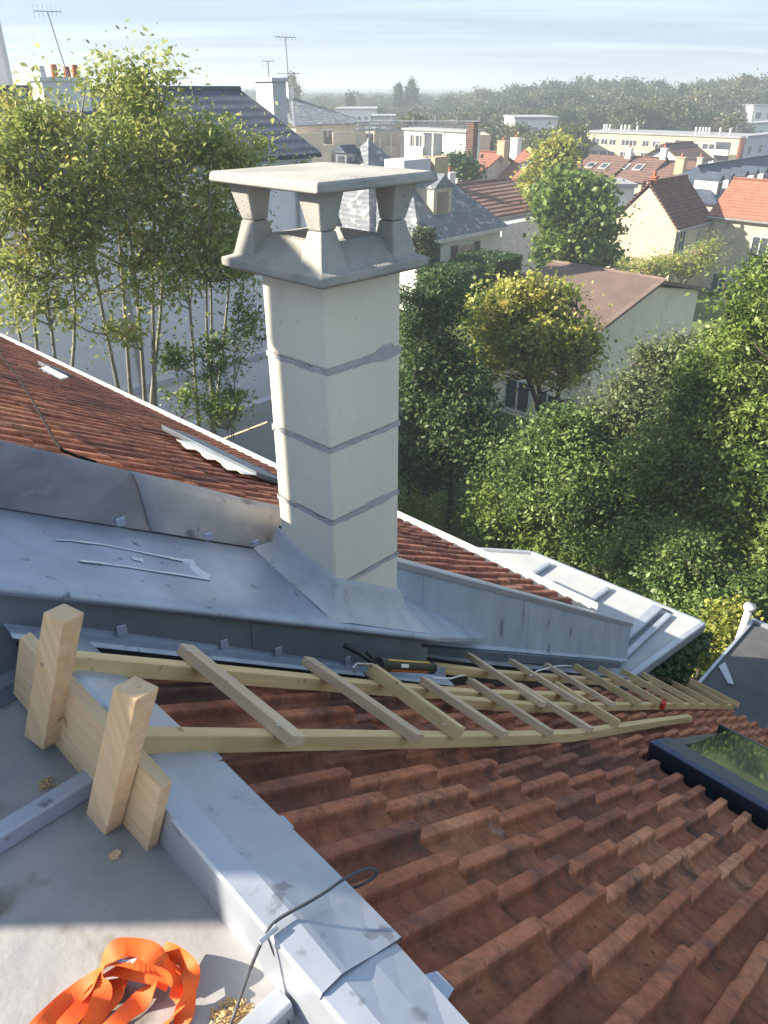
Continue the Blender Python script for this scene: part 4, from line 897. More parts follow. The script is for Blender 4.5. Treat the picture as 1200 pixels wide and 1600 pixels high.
# C: scaffolded cream building
p = corner(728, 207, 78); O = p
sb = empty('flat_roofed_villa', Vector((O.x, O.y, GZ)), 'cream flat-roofed villa with tall white window in front of scaffolding', 'building')
Lc = fit(O, RX, 632)
mb = MB(); mb.box(Vector((O.x, O.y, GZ)), RX*Lc, SX*2.2, Z*(p.z-GZ)); mb.build('wall', M['plaster_w'], sb)
mb = MB(); mb.box(Vector((O.x, O.y, p.z)) - RX*.2 - SX*.2, RX*(Lc+.4), SX*2.6, Z*.18); mb.build('roof', M['flatroof'], sb)
for (u, v, w, h) in ((677,229,2.8,2.6),(656,222,1.3,1.1),(646,222,.8,1.1)):
    t = fit(O, RX, u); window(sb, Vector((O.x, O.y, 0)) + RX*t + Z*at(u, v, 80).z, RX, mS, w, h, 0)
mb = MB(); mb.box(Vector((O.x, O.y, GZ)) - RX*1.1 - SX*.3, RX*.7, SX*.7, Z*(p.z-GZ+.9)); mb.build('chimney', M['roof_br'], sb)
sc = empty('scaffolding', at(700, 200, 92)*1.0, 'grey tube scaffolding rising behind the cream villa', 'scaffolding')
for i in range(12):
    q = at(560 + i*17, 215, 92); mb = MB(); mb.tube([Vector((q.x, q.y, GZ)), Vector((q.x, q.y, at(600,190,92).z + .5*(i % 2)))], .07, 4); mb.tube([Vector((q.x, q.y+1.4, GZ)), Vector((q.x, q.y+1.4, at(600,190,92).z))], .07, 4); mb.build('standard', M['steel'], sc)
for v in (190, 196, 203):
    a, b = at(556, v, 92), at(750, v, 92); mb = MB(); mb.tube([a, b], .08, 4); mb.tube([a+Vector((0,1.4,0)), b+Vector((0,1.4,0))], .07, 4); mb.build('ledger', M['steel'], sc)
a, b = at(640, 199, 92.5), at(742, 199, 92.5); mb = MB(); mb.box(a, b-a, (0,1.2,0), (0,0,.12)); mb.build('deck', M['frame_w'], sc)
a = at(548, 212, 94); b = at(770, 212, 94); mb = MB(); mb.box(Vector((a.x, a.y+1.8, GZ)), (b.x-a.x,0,0), (0,8,0), (0,0,a.z-GZ)); mb.build('building_under_works', M['plaster_p'], None, label='low beige building wrapped by the scaffolding', cat='building', loc=(a.x, a.y, GZ))

# D: white house with slate roofs
p = corner(655, 372, 46); O = p; Ld = fit(O, SX, 783)
ze = p.z
wh = house('white_house', 'white two-storey house with lichened slate roof, dormer and dark shutters', O, SX, Ld, RX, 8, ze, ze+3.6, 'plaster_w', 'slate_l', hip=(3.4, 3.4),
      wins=[(0, fit(O, SX, 729), at(729,396,49.5).z, 1.5, 1.35, 1)], chims=[], over=.35, z0=GZ)
mb = MB(); mb.box(Vector((O.x,O.y,ze-.42)) + mR*.42 + mS*.42, SX*(Ld+.84), RX*.1, Z*.22); mb.build('eave_board', M['frame_w'], wh)
t = fit(O, SX, 708); P_ = Vector((O.x,O.y,0)) + SX*t + RX*.9 + Z*(ze+.75)
dormer(wh, P_, SX, mR, 1.7, 1.65, 3.0, m='plaster_c', rm='slate_l')
for (u, v, w_) in ((668,262,.75),(692,262,1.0)):
    q = at(u, v, 51); mb = MB(); mb.box(Vector((q.x-w_/2, q.y, ze+.8)), SX*1.3, RX*.8, Z*(at(u,246,51).z-ze-.8)); cm = mb.build('chimney', M['brick'], wh)
mb = MB(); q = at(637, 265, 50); mb.cbox(q + Z*-.6, SX*1.2, RX*.8, Z*1.2); mb.build('roof_box', M['plaster_l'], wh)
mb = MB(); q = at(683, 430, 46.5); mb.box(Vector((q.x-1.6, q.y-.6, q.z+.9)), SX*2.8, RX*1.4, Z*.12); mb.build('balcony', M['frame_w'], wh)
mb = MB(); q = at(676, 402, 46.2); mb.cbox(Vector((O.x,O.y,0)) + SX*1.2 + mR*.005 + Z*q.z, SX*.75, RX*.01, Z*1.0); mb.build('window_bay', M['glass'], wh)
_ap = at(576, 222, 54); O2 = Vector((_ap.x, _ap.y, 0)) - SX*4 - RX*4
w2 = house('slate_pavilion', 'older wing with steep pyramid slate roof seen over the chimney cap', O2, SX, 8, RX, 8, ze+.2, _ap.z, 'plaster_w', 'slate_l', hip=(3.95, 3.95), over=.3)
P_ = O2 + RX*4.6 + SX*2.1 + Z*(ze+2.9); dormer(w2, P_, RX, mS, 1.0, 1.1, 1.0, m='slate_l', rm='slate')

# E: brown-roofed house with extension
p = corner(772, 337, 58); O = p
eh = house('brown_roofed_house', 'low house with brown tile roof and white extension behind the white house', O, SX, fit(O, SX, 853), RX, 8.5, p.z, at(790,291,62).z, 'plaster_w', 'roof_br', chims=[(-.1,4.2,.7,1.0,'plaster_w')], over=.3,
      wins=[(0, 3.5, p.z-1.3, 1.4, 1.2, 0)])
q = at(785, 352, 56); mb = MB(); mb.box(Vector((q.x,q.y,GZ)), SX*6, RX*2.0, Z*(q.z-GZ)); mb.build('extension', M['frame_w'], eh)
# F: row of red roofs
p = corner(742, 276, 84); O = p
house('red_roofed_house', 'terraced house with faded red tile roof and a small skylight, left of its row', O - RX*0, RX, fit(O, RX, 708), SX, 9, p.z-.2, at(740,240,88).z, 'plaster_c', 'roof_rd', chims=[(0,4.5,.9,1.2,'brick')], over=.2, group='red tiled terrace houses'); roof_pane(bpy.context.scene.objects[-1] if False else LAST[0], O, RX, SX, 2.2, .35, 9, p.z-.2, at(740,240,88).z)
p = corner(828, 279, 84); O = p
house('red_roofed_house', 'terraced house with faded red roof, nearest the yellowing tree', O, RX, fit(O, RX, 779), SX, 9, p.z-.2, at(800,239,88).z, 'plaster_c', 'roof_rd', chims=[(5.2,4.5,.9,1.2,'plaster_w')], over=.2, group='red tiled terrace houses'); roof_pane(bpy.context.scene.objects[-1] if False else LAST[0], O, RX, SX, 2.2, .35, 9, p.z-.2, at(740,240,88).z)
# G: more brown roofs
for (u, v, Y, ul, ub, vr, m, lab) in ((948,282,84,885,None,248,'roof_br','brown-roofed terrace house with two skylights, right of the yellowing tree'), (1003,285,82,950,None,249,'roof_br','brown-roofed terrace house left of the white gable')):
    p = corner(u, v, Y); O = p
    h_ = house('brown_terrace_house', lab, O, RX, fit(O, RX, ul), SX, 9, p.z, at(u-20,vr,Y+4).z, 'plaster_p', m, chims=[(.3,4.5,.6,1.0,'plaster_w')], over=.2, group='brown terrace houses'); roof_pane(h_, O, RX, SX, 1.8, .4, 9, p.z, at(u-20,vr,Y+4).z); roof_pane(h_, O, RX, SX, 3.4, .4, 9, p.z, at(u-20,vr,Y+4).z)
# white gable house
p = corner(1066, 252, 92); O = p
house('white_gable_house', 'white gabled house with brown roof in front of the long yellow flats', O, SX, 7, RX, fit(O, RX, 1002), p.z, at(1038,226,96).z, 'plaster_w', 'roof_br', over=.4, wins=[(1, 3.0, p.z+1.2, 1.0, .9, 0)])
p = corner(1095, 288, 78); O = p
house('brown_hip_house', 'dark brown-roofed house behind the lit gable, with tall chimneys', O, RX, fit(O, RX, 1010), SX, 10, p.z, at(1050,259,82).z, 'plaster_p', 'roof_br', hip=(3,0), chims=[(3.2,2.0,.9,1.5,'brick'),(1.4,2.2,.5,1.5,'plaster_p')], over=.2)

# H: gable house with lit end wall and dark roof
p = corner(1058, 358, 50); O = p; We = fit(O, RX, 955); Le = fit(O, SX, 1112)
gh = house('gable_house', 'plastered house with bare sunlit gable end and dark tile roof', O, SX, Le, RX, We, p.z, at(1000,287,52).z, 'plaster_c', 'roof_br', over=.12,
      wins=[(0, fit(O, SX, 1068), at(1068,376,51).z, .9, 1.3, 0), (0, fit(O, SX, 1095), at(1095,366,53).z, .5, .9, 0)], chims=[(.5, We*.5, .35, .35, 'redpot')])
downpipe(gh, O, SX, RX, .15, p.z); gutter(gh, O, SX, RX, Le, p.z, .12, 1.0)
# I: orange-roofed wing
q = Vector((O.x, O.y, 0)) + SX*(Le-.2); O3 = q - RX*9.0
ze3 = at(1112,352,50+.0).z
hi = house('orange_roofed_house', 'cream house with smooth orange tile roof at the right edge', O3, RX, 9.0, SX, 6, ze3+.1, ze3+2.0, 'plaster_c', 'roof_or', over=.2,
      wins=[(0, 5.5, ze3-1.8, 1.1, 1.9, 0), (0, 2.0, ze3-1.8, 1.1, 1.9, 0), (0, 7.6, ze3-4.2, 1.0, 1.5, 0)])
gutter(hi, O3, RX, SX, 9.0, ze3+.1, .2, .6); downpipe(hi, O3, RX, SX, 4.4, ze3)
# J: slate mansard with dormers
p = corner(1118, 316, 66); O = p; Lj = 20
jm = house('mansard_building', 'long building with slate mansard roof and a row of white dormers', O, SX, Lj, RX, 7, p.z, at(1108,264,70).z, 'plaster_p', 'slate', hip=(3.4, 0), over=.3)
for k, u in enumerate((1130, 1146, 1168, 1184, 1199)):
    t = fit(O, SX, u); dormer(jm, Vector((O.x,O.y,0)) + SX*t + RX*.5 + Z*(p.z+.15), SX, mR, 1.0, 1.35, 2.0)
for k in range(5): window(jm, Vector((O.x,O.y,0)) + SX*(2+3.2*k) + Z*(p.z-1.4), SX, mR, 1.1, 1.6, 0)
# K: long yellow apartment block
p = corner(1156, 216, 125); O = Vector((p.x, p.y, 0)); Lk = fit(p, RX, 912)
ab = empty('apartment_block', O + Z*GZ, 'long yellow-stone apartment block with white windows in rows', 'apartment block')
mb = MB(); mb.box(O + Z*GZ, RX*Lk, SX*10, Z*(p.z-GZ)); mb.build('wall', M['plaster_y'], ab)
mb = MB(); mb.box(O - RX*.2 - SX*.2 + Z*p.z, RX*(Lk+.4), SX*10.4, Z*.25); mb.build('roof', M['flatroof'], ab)
mb = MB(); mb.box(O - RX*.25 - SX*.02 + Z*GZ, RX*.22, SX*10, Z*(p.z-GZ)); mb.build('gable_facing', M['roof_rd'], ab)
for row in range(3):
    zc = p.z - 1.3 - 1.75*row
    for u, wd in ((933,1.3),(946,1.3),(959,1.3),(979,1.5),(991,1.4),(1011,1.2),(1028,1.4),(1047,1.3),(1085,2.0),(1110,2.2)):
        window(ab, O + RX*fit(p, RX, u) + Z*zc, RX, mS, wd, .95, 0)
    for u in (1068, 1132):
        t = fit(p, RX, u); mb = MB(); mb.cbox(O + RX*t + mS*.004 + Z*(zc-.1), RX*1.2, SX*.012, Z*.8); mb.build('loggia', M['glass'], ab)
        mb = MB(); mb.cbox(O + RX*t + mS*.5 + Z*(zc-.95), RX*1.35, SX*.5, Z*.09); mb.cbox(O + RX*t + mS*.96 + Z*(zc-.6), RX*1.35, SX*.04, Z*.33); mb.build('balcony', M['plaster_w'], ab)
for u in (929,933,938,956,962,968,981,1073,1079,1084,1089,1094,1111,1127): 
    t = fit(p, RX, u); mb = MB(); mb.tube([O + RX*t + SX*3 + Z*(p.z+.25), O + RX*t + SX*3 + Z*(p.z+1.2)], .16, 6); mb.build('vent_pipe', M['white_p'], ab)
# L: pale buildings at far right, white tower
def flat(name, label, u0, u1, vt, Y, dep, m, wins=0, cat='building', roofm='flatroof'):
    a = at(u0, vt, Y); b = at(u1, vt, Y); root = empty(name, Vector((a.x, a.y, GZ)), label, cat)
    mb = MB(); mb.box(Vector((a.x, a.y, GZ)), (b.x-a.x,0,0), (0,dep,0), (0,0,a.z-GZ)); mb.build('wall', M[m], root)
    mb = MB(); mb.box(Vector((a.x-.2, a.y-.2, a.z)), (b.x-a.x+.4,0,0), (0,dep+.4,0), (0,0,.3)); mb.build('roof', M[roofm], root)
    for k in range(wins):
        for row in range(2): window(root, Vector((a.x + (b.x-a.x)*(k+.5)/wins, a.y, a.z-1.8-2.9*row)), Vector((1,0,0)), Vector((0,-1,0)), min(1.6,(b.x-a.x)/wins*.5), 1.3, 0)
    return root
flat('white_tower_block', 'bright white block at the right edge above the flats', 1178, 1215, 166, 190, 12, 'plaster_w', 2)
flat('white_school_building', 'low white flat-roofed building left of the wood', 805, 872, 186, 135, 12, 'plaster_w', 5)
flat('grey_warehouse', 'long low grey-roofed building under the poplars', 523, 588, 172, 180, 22, 'plaster_w', 6)
flat('white_workshop', 'small white building below the cedar, left of the scaffolding', 582, 617, 184, 130, 9, 'plaster_w', 2)
flat('pale_shed', 'tiny pale shed at the foot of the wood near the tower', 1134, 1168, 170, 215, 14, 'plaster_w', 3)
flat('white_garage', 'white garage roof peeping behind the lit gable', 952, 992, 293, 70, 5, 'plaster_w', 0)
def flat_s(name, label, u0, v, Y, L, dep, m, wins):
    p = at(u0, v, Y); O = Vector((p.x, p.y, 0)); root = empty(name, O + Z*GZ, label, 'building')
    dv = Vector((O.x, O.y, 0)).normalized()*dep*2
    mb = MB(); mb.box(O + Z*GZ, SX*L, dv, Z*(p.z-GZ)); mb.build('wall', M[m], root)
    mb = MB(); mb.box(O - SX*.2 - RX*.2 + Z*p.z, SX*(L+.4), dv*1.02, Z*.3); mb.build('roof', M['flatroof'], root)
    for k in range(wins):
        for row in range(2): window(root, O + SX*(L*(k+.5)/wins) + Z*(p.z-1.6-2.8*row), SX, mR, 1.4, 1.2, 0)
    mb = MB(); mb.box(O + SX*2 - RX*1.0 + Z*(p.z-3.4), SX*5, RX*.99, Z*.9); mb.build('balcony', M[m], root)
flat_s('pale_office_building', 'pale building with flat grey roof right of the yellow flats', 1150, 197, 150, 20, 5, 'plaster_w', 4)
flat_s('blue_grey_flats', 'blue-grey flats in shade at the right edge with balconies', 1166, 216, 118, 16, 3, 'plaster_l', 4)
# M: house in the garden, H1
p = corner(935, 517, 27.5); O = Vector((p.x, p.y, 0)); Wg = 8.5
_pr = at(1087,443,30.5); Lg = fit(_pr, RX, 925); zr1 = at(1087,443,30.5).z
gd_ = house('garden_house', 'low cream house with faded pinkish tile roof among the garden trees', O, RX, Lg, SX, Wg, p.z+.1, zr1, 'plaster_b', 'roof_pk', over=.25,
      wins=[(0, fit(p, RX, 884), at(884,638,28.5).z, .9, 1.1, 1), (0, fit(p, RX, 820), at(820,615,30).z, 1.3, 1.4, 0)])
# its tile ribs, close enough to tell apart
mb = MB(); k_ = (zr1-p.z-.1)/(Wg/2)
for i in range(60):
    t = -.2 + i*(Lg+.4)/59; a = O + RX*t - SX*.25 + Z*(p.z+.1-.25*k_+.15); b = O + RX*t + SX*(Wg/2) + Z*(zr1+.15); mb.beam(a, b, .07, .05)
mb.build('tile_ribs', M['roof_pk'], gd_, kind='stuff')
for i in range(14):
    a = O - RX*.27 - SX*.25 + Z*(p.z+.1-.25*k_+.17); b = O - RX*.27 + SX*(Wg/2) + Z*(zr1+.17); mb = MB(); mb.beam(a + (b-a)*(i/14), a + (b-a)*((i+.94)/14), .22, .07); mb.build('verge_tile', M['roof_pk'], gd_)
mb = MB(); q = atz(770, 700, -9.9); mb.slab([atz(745,660,-9.6), atz(850,695,-9.6), atz(880,720,-10.2), atz(760,690,-10.2)], Z*.06); mb.build('porch_roof', M['roof_pk'], gd_)
# wall base ledge behind the ash trees
q0 = at(140, 580, 21.5); q1 = at(330, 560, 26)
mb = MB(); a = Vector((-9, 19, GZ)); mb.box(a, SX*14, RX*.3, Z*2.8); mb.build('garden_wall', M['plaster_l'], None, label='low grey garden wall running behind the ash trunks', cat='wall', loc=a)
mb = MB(); a = at(345,688,17); b = at(418,660,17); mb.tube([a, b], .035, 6); mb.build('fallen_pole', M['wood_g'], None, label='pale wooden pole lying in the shade left of chimney', cat='pole')
a = Vector((-2.6, 17.8, GZ)); mb = MB(); mb.box(a, (2.6,0,0), (0,2.4,0), (0,0,2.6)); s_ = mb.build('garden_shed', M['bark_d'], None, label='dark low shed in shade left of the chimney shaft', cat='shed', loc=a)

# ================================================================ VEGETATION
def leaves(centers, size, aspect, mats, name, parent=None, up=.35, seed=0, cluster=None):
    rng = np.random.default_rng(seed); N = len(centers); c = np.asarray(centers)
    nrm_ = rng.normal(size=(N,3)); nrm_[:,2] = np.abs(nrm_[:,2]) + up; nrm_ /= np.linalg.norm(nrm_, axis=1)[:,None]
    a = rng.normal(size=(N,3)); a[:,2] -= .35; a -= nrm_*np.sum(a*nrm_, axis=1)[:,None]; a /= np.linalg.norm(a, axis=1)[:,None] + 1e-9
    b = np.cross(nrm_, a); L = size*(.5+1.0*rng.random(N)**1.4)[:,None]; Wd = L/aspect
    V = np.stack([c - a*L*.5, c + b*Wd*.5 + nrm_*Wd*.15 - a*L*.05, c + a*L*.5, c - b*Wd*.5 + nrm_*Wd*.15 - a*L*.05], axis=1).reshape(-1,3)
    Fq = np.arange(4*N).reshape(-1,4); off = np.array(ABS[parent.name]) if parent is not None else np.zeros(3)
    me = mesh_np(name, V - off, Fq, [mats]); o = bpy.data.objects.new(name, me); link(o)
    if parent is not None: o.parent = parent
    return o
def crown_pts(ells, nclump, per, crad, rng, shell=.55, flat=.7, low=None):
    vol = np.array([e[1]*e[2]*e[3] for e in ells])**.8; idx = rng.choice(len(ells), nclump, p=vol/vol.sum()); cl = []
    for i in idx:
        c, a, b, d = ells[i]; v = rng.normal(size=3); v /= np.linalg.norm(v); rr = (shell + (1-shell)*rng.random())*(.85+.3*rng.random())
        cl.append(np.array(c) + v*rr*np.array((a, b, d)))
    cl = np.array(cl); rep = np.repeat(cl, per, axis=0); rad = np.repeat(crad*(.38+1.35*rng.random(nclump)**1.6), per)[:,None]
    off = rng.normal(size=rep.shape)*rad*np.array((1,1,flat))
    return cl, rep + off*.6
def E(u, v, Y, ru, rv, dr_=None):
    c = at(u, v, Y); dist = c.y*cp - c.z*sp; a = ru*dist/F; d = rv*dist/F
    return (tuple(c), a, dr_ or (a+d)*.5, d)
def tree(name, label, base, ells, nclump, per, crad, leaf, aspect, lm, bm_='bark_d', cat='tree', group=None, stems=1, tr=.16, seed=1, branch=1.0, shell=.5, spread=.6, twig=.012):
    rng = np.random.default_rng(seed); base = Vector(base)
    root = empty(name, base, label, cat, group); cl, pts = crown_pts(ells, nclump, per, crad, rng, shell)
    pts = pts[pts[:,2] > GZ + .05]
    leaves(pts, leaf, aspect, M[lm], 'crown', root, seed=seed+5)
    # stems: each takes the nearest share of the clumps
    mb = MB(); cen = np.mean([e[0] for e in ells], axis=0)
    heads = []
    ang = np.arctan2(cl[:,1]-cen[1], cl[:,0]-cen[0]) + rng.normal(size=len(cl))*.25
    order = np.argsort(ang)
    for k in range(stems):
        mine = cl[order[k::1]] if stems == 1 else cl[order[int(len(cl)*k/stems):int(len(cl)*(k+1)/stems)]]
        if len(mine) == 0: continue
        m_ = mine.mean(axis=0); top = Vector(m_) + (Vector(m_)-Vector(cen))*.15; top.z = max(mine[:,2].max()*.85 + m_[2]*.15, top.z)
        b0 = base + Vector((rng.normal()*spread*.35, rng.normal()*spread*.35, 0)) if stems > 1 else base
        mid = b0.lerp(top, .45); mid.x = mid.x*.6 + b0.x*.4; mid.y = mid.y*.6 + b0.y*.4
        P = [b0, b0.lerp(mid, .5) + Vector((rng.normal()*.08, rng.normal()*.08, 0)), mid, mid.lerp(top, .5) + Vector((rng.normal()*.1, rng.normal()*.1, 0)), top]
        P = smooth_path(P, 4); n = len(P); rad = [tr*(1-.88*i/(n-1)) for i in range(n)]; mb.tube(P, rad, 7)
        for q in mine[rng.random(len(mine)) < branch]:
            q = Vector(q); best = min(range(2, n-1), key=lambda i: (P[i]-q).length + max(0, P[i].z-(q.z-.3))*2.0); s = P[best]
            c1 = s.lerp(q, .5) + Vector((0,0,-.08*(q-s).length)); mb.tube([s, c1, q], [max(twig*1.6, rad[best]*.35), twig*1.3, twig*.5], 4)
    mb.build('trunk', M[bm_], root, smooth=True)
    return root
def gpt(u, v, Y): p = at(u, v, Y); return Vector((p.x, p.y, GZ))
# ash trees at left, several slender stems each
tree('ash_tree', 'leafy multi-stemmed ash tree, tallest, left of the chimney', gpt(215, 700, 15.5), [E(205,150,15.5,70,60), E(225,245,15.5,100,80), E(150,230,15.0,75,70), E(235,350,15.2,100,70), E(280,220,16,55,70), E(160,112,15.5,26,32), E(222,98,15.5,30,30), E(250,130,15.5,36,36), E(150,330,14.8,70,70), E(225,440,14.6,100,50), E(180,520,14.2,70,40)],
     195, 84, .50, .118, 2.1, 'leaf_ash', 'bark', stems=5, tr=.095, seed=11, branch=.7, shell=.3, twig=.013)
tree('ash_tree', 'yellowing ash tree leaning against the left edge', gpt(60, 640, 14.2), [E(35,215,14.2,60,75), E(5,300,14,85,80), E(95,290,14.4,70,80), E(20,390,13.8,75,60), E(60,185,14.4,45,40), E(105,380,14.2,60,60), E(60,470,13.6,70,35)],
     145, 84, .50, .118, 2.1, 'leaf_ash', 'bark', stems=4, tr=.085, seed=12, branch=.7, shell=.3, twig=.013)
tree('ash_tree', 'ash tree directly left of the chimney cap, in front of slate roof', gpt(320, 720, 15.8), [E(360,255,16,58,58), E(325,330,15.8,65,60), E(396,235,16.2,32,34), E(310,410,15.2,65,55), E(375,400,15.6,45,60), E(325,215,16,42,32)],
     125, 82, .46, .115, 2.1, 'leaf_ash', 'bark', stems=4, tr=.08, seed=13, branch=.7, shell=.3, twig=.012)
tree('leafy_shrub', 'green leafy saplings in the gap left of the chimney shaft', gpt(340, 800, 14.8), [E(345,560,14.8,55,40), E(300,620,14.6,40,30), E(385,500,15,35,45), E(350,640,14.6,50,30), E(270,560,14.8,20,50)],
     90, 46, .28, .11, 2.4, 'leaf_green', 'bark', cat='shrub', stems=5, tr=.035, seed=14, shell=.2, twig=.008)
# right-hand garden
tree('laurel_tree', 'tall dark evergreen right of the chimney shaft', gpt(665, 800, 22), [E(665,520,22,42,75), E(655,620,21.5,45,70), E(690,470,22.5,30,45), E(700,590,21.8,40,60)],
     230, 70, .42, .15, 1.9, 'leaf_dark', seed=21, tr=.14, branch=.3)
tree('dark_yew', 'dark bushy yew below the yellowing tree, next to the lawn', gpt(700, 830, 20.5), [E(665,720,20.5,50,45), E(735,640,21,45,60), E(760,705,20,55,50), E(700,660,20.5,45,50)],
     230, 70, .42, .14, 1.8, 'leaf_dark', seed=22, tr=.12, branch=.3)
tree('conifer_tips', 'thin dark conifer shoots rising beside the chimney cap', gpt(640, 760, 21), [E(632,480,21,10,45), E(655,480,21.3,9,40), E(690,450,21.6,12,30)],
     50, 60, .22, .10, 2.2, 'leaf_dark', seed=23, tr=.06, branch=.3)
tree('yellowing_tree', 'round tree with yellow autumn leaves in front of cream house', gpt(845, 760, 24), [E(765,500,23.8,52,38), E(815,462,24,55,30), E(870,475,24.2,50,30), E(905,540,24.2,42,42), E(830,530,23.6,85,45), E(770,560,23.6,45,30), E(870,580,23.8,55,25), E(840,440,24.3,28,14)],
     420, 46, .36, .15, 1.5, 'leaf_yel', seed=24, tr=.15, branch=.8, shell=.5, stems=3)
tree('garden_tree', 'large bright green tree filling the right edge', gpt(1130, 1080, 15.5), [E(1160,570,15.5,65,80), E(1190,480,15.5,50,75), E(1180,700,15,90,110), E(1100,670,16,65,80), E(1110,590,16.3,45,55), E(1200,850,14,70,90), E(1200,420,15.5,25,35), E(1040,730,15.8,60,60), E(1110,770,15.4,60,60)],
     620, 95, .42, .115, 1.9, 'leaf_green', 'bark_d', seed=25, tr=.2, branch=.5, shell=.45, stems=3)
tree('silvery_shrub', 'grey-green tall shrub in front of the cream gable', gpt(1010, 900, 19), [E(1010,620,19,60,50), E(980,670,18.5,60,60), E(1060,560,19.5,35,45), E(945,690,19,45,45), E(1025,570,19.3,30,30)],
     330, 84, .40, .12, 1.9, 'leaf_grey', 'bark_d', cat='shrub', seed=26, tr=.1, branch=.5, shell=.4, stems=4)
tree('hazel_bush', 'broad light-green bush in the middle of the garden', gpt(930, 960, 17.2), [E(900,760,17.2,90,65), E(830,740,18,70,60), E(960,830,16.6,80,60), E(880,680,18.2,60,50), E(1000,760,17,60,60)],
     480, 95, .40, .12, 1.9, 'leaf_mid', 'bark_d', cat='shrub', seed=27, tr=.08, branch=.4, shell=.45, stems=5)
tree('garden_bush', 'leafy bush hanging over the far corner of the zinc roof', gpt(1080, 1080, 13), [E(1060,880,13.5,70,60), E(1090,950,12.6,60,50), E(1010,860,14.5,60,45), E(1150,940,12.8,60,60)],
     380, 84, .32, .10, 1.7, 'leaf_mid', 'bark_d', cat='shrub', seed=28, tr=.06, branch=.3, shell=.45, stems=4)
tree('lawn_bush', 'small pale green bush beside the lawn right of the shaft', gpt(650, 830, 19.5), [E(648,800,19.5,28,22), E(630,820,19.2,25,18)],
     60, 60, .28, .12, 1.8, 'leaf_ash', 'bark_d', cat='shrub', seed=29, tr=.03, stems=3)
tree('yellow_vine', 'yellow-leaved climber beside the dark flat roof', gpt(1130, 1120, 11.5), [E(1128,985,11.5,26,30), E(1105,1020,11.3,22,26), E(1145,960,11.6,20,22)],
     80, 60, .2, .09, 1.5, 'leaf_yel', 'bark_d', cat='climber', seed=30, tr=.03, stems=3)
tree('shade_bush', 'dark bushes in shade under the tree beside the lawn', gpt(800, 880, 18.8), [E(790,790,18.8,60,45), E(850,840,18,60,40)],
     230, 64, .36, .14, 1.8, 'leaf_green', 'bark_d', cat='shrub', seed=31, tr=.05, branch=.2, stems=4)
# ivy on the fascia of the zinc lean-to
rng = np.random.default_rng(5); pts = []
for i in range(1500):
    s = 6.0 + 1.35*rng.random(); h = -(rng.random()**1.6)*(.15 + 2.0*max(0, .6-abs(s-6.5))); pts.append(tuple(W(2.24-.10*(s-6.0) + .05*rng.normal() - .04, s, zf_-.12+h)))
iv = empty('ivy', W(2.1,6.6,zf_-.8), 'ivy climbing over the edge board of the low zinc roof', 'climber'); leaves(pts, .08, 1.2, M['leaf_dark'], 'foliage', iv, seed=4)
# ground cover and long grass
rng = np.random.default_rng(8); n = 60000
x = rng.uniform(-2, 16, n); y = rng.uniform(12.5, 27, n); hgt = GZ + np.abs(rng.normal(size=n))*(.10 + .5*np.clip((x-3.2+ (y-17)*.15)/3, 0, 1))
keep = (np.sin(x*1.3)+np.cos(y*1.7+x) + rng.normal(size=n)*.5) > -1.2
g_ = leaves(np.stack([x, y, hgt], axis=1)[keep], .13, 2.6, M['leaf_green'], 'ground_cover', None, seed=9); g_['kind'] = 'stuff'
# mid-distance
tree('garden_tree', 'rounded garden tree out of frame to the right of the house', Vector((17, 12, GZ)), [((17,12,-5.5),3.5,3.5,4.0), ((15,15,-6),3,3,3.5), ((19.5,9,-6),3,3,3.5)], 170, 50, .5, .3, 1.6, 'leaf_yel', seed=35, tr=.2, branch=.4)
tree('garden_tree', 'tall green tree out of frame right of the skylight', Vector((13, 5, GZ)), [((13,5,-6.5),3,3,3.6), ((12,2,-7),2.5,2.5,3)], 140, 50, .5, .3, 1.6, 'leaf_green', seed=36, tr=.2, branch=.4)
tree('leafy_lime_tree', 'bright green round tree between the white house and lit gable', gpt(905, 470, 47), [E(898,350,47,60,55), E(870,310,47,40,38), E(918,310,47.5,38,35), E(885,395,46.5,50,32), E(938,380,47,28,40)],
     300, 60, .62, .34, 1.5, 'leaf_green', 'bark_d', seed=41, tr=.25, branch=.3)
tree('yellow_poplar', 'yellow-orange autumn tree rising behind the bright green tree', gpt(862, 400, 60), [E(862,262,60,34,42), E(880,235,60,18,24), E(845,290,60,28,28)],
     170, 52, .6, .36, 1.5, 'leaf_yel', 'bark_d', seed=42, tr=.2, branch=.3)
tree('pine_tree', 'small green conifer between the white house chimneys and red roofs', gpt(718, 330, 70), [E(718,262,70,20,20), E(705,258,70,12,14), E(730,275,70,16,18)], 90, 44, .6, .36, 1.6, 'leaf_dark', seed=43, tr=.15, branch=.2)
tree('conical_yew', 'clipped oval yew against the white house balcony', gpt(661, 430, 45), [E(661,380,45,13,26)], 60, 60, .35, .18, 1.5, 'leaf_cyp', seed=44, tr=.08, branch=.2, cat='shrub')
tree('bare_shrubs', 'reddish bare hedge in front of the lit gable house', gpt(1050, 440, 42), [E(1010,415,42,40,14), E(1065,415,42.5,40,18), E(1100,395,43,26,20)], 130, 40, .5, .2, 3, 'leaf_ash', 'twig', seed=45, tr=.05, cat='hedge', stems=8, twig=.03)
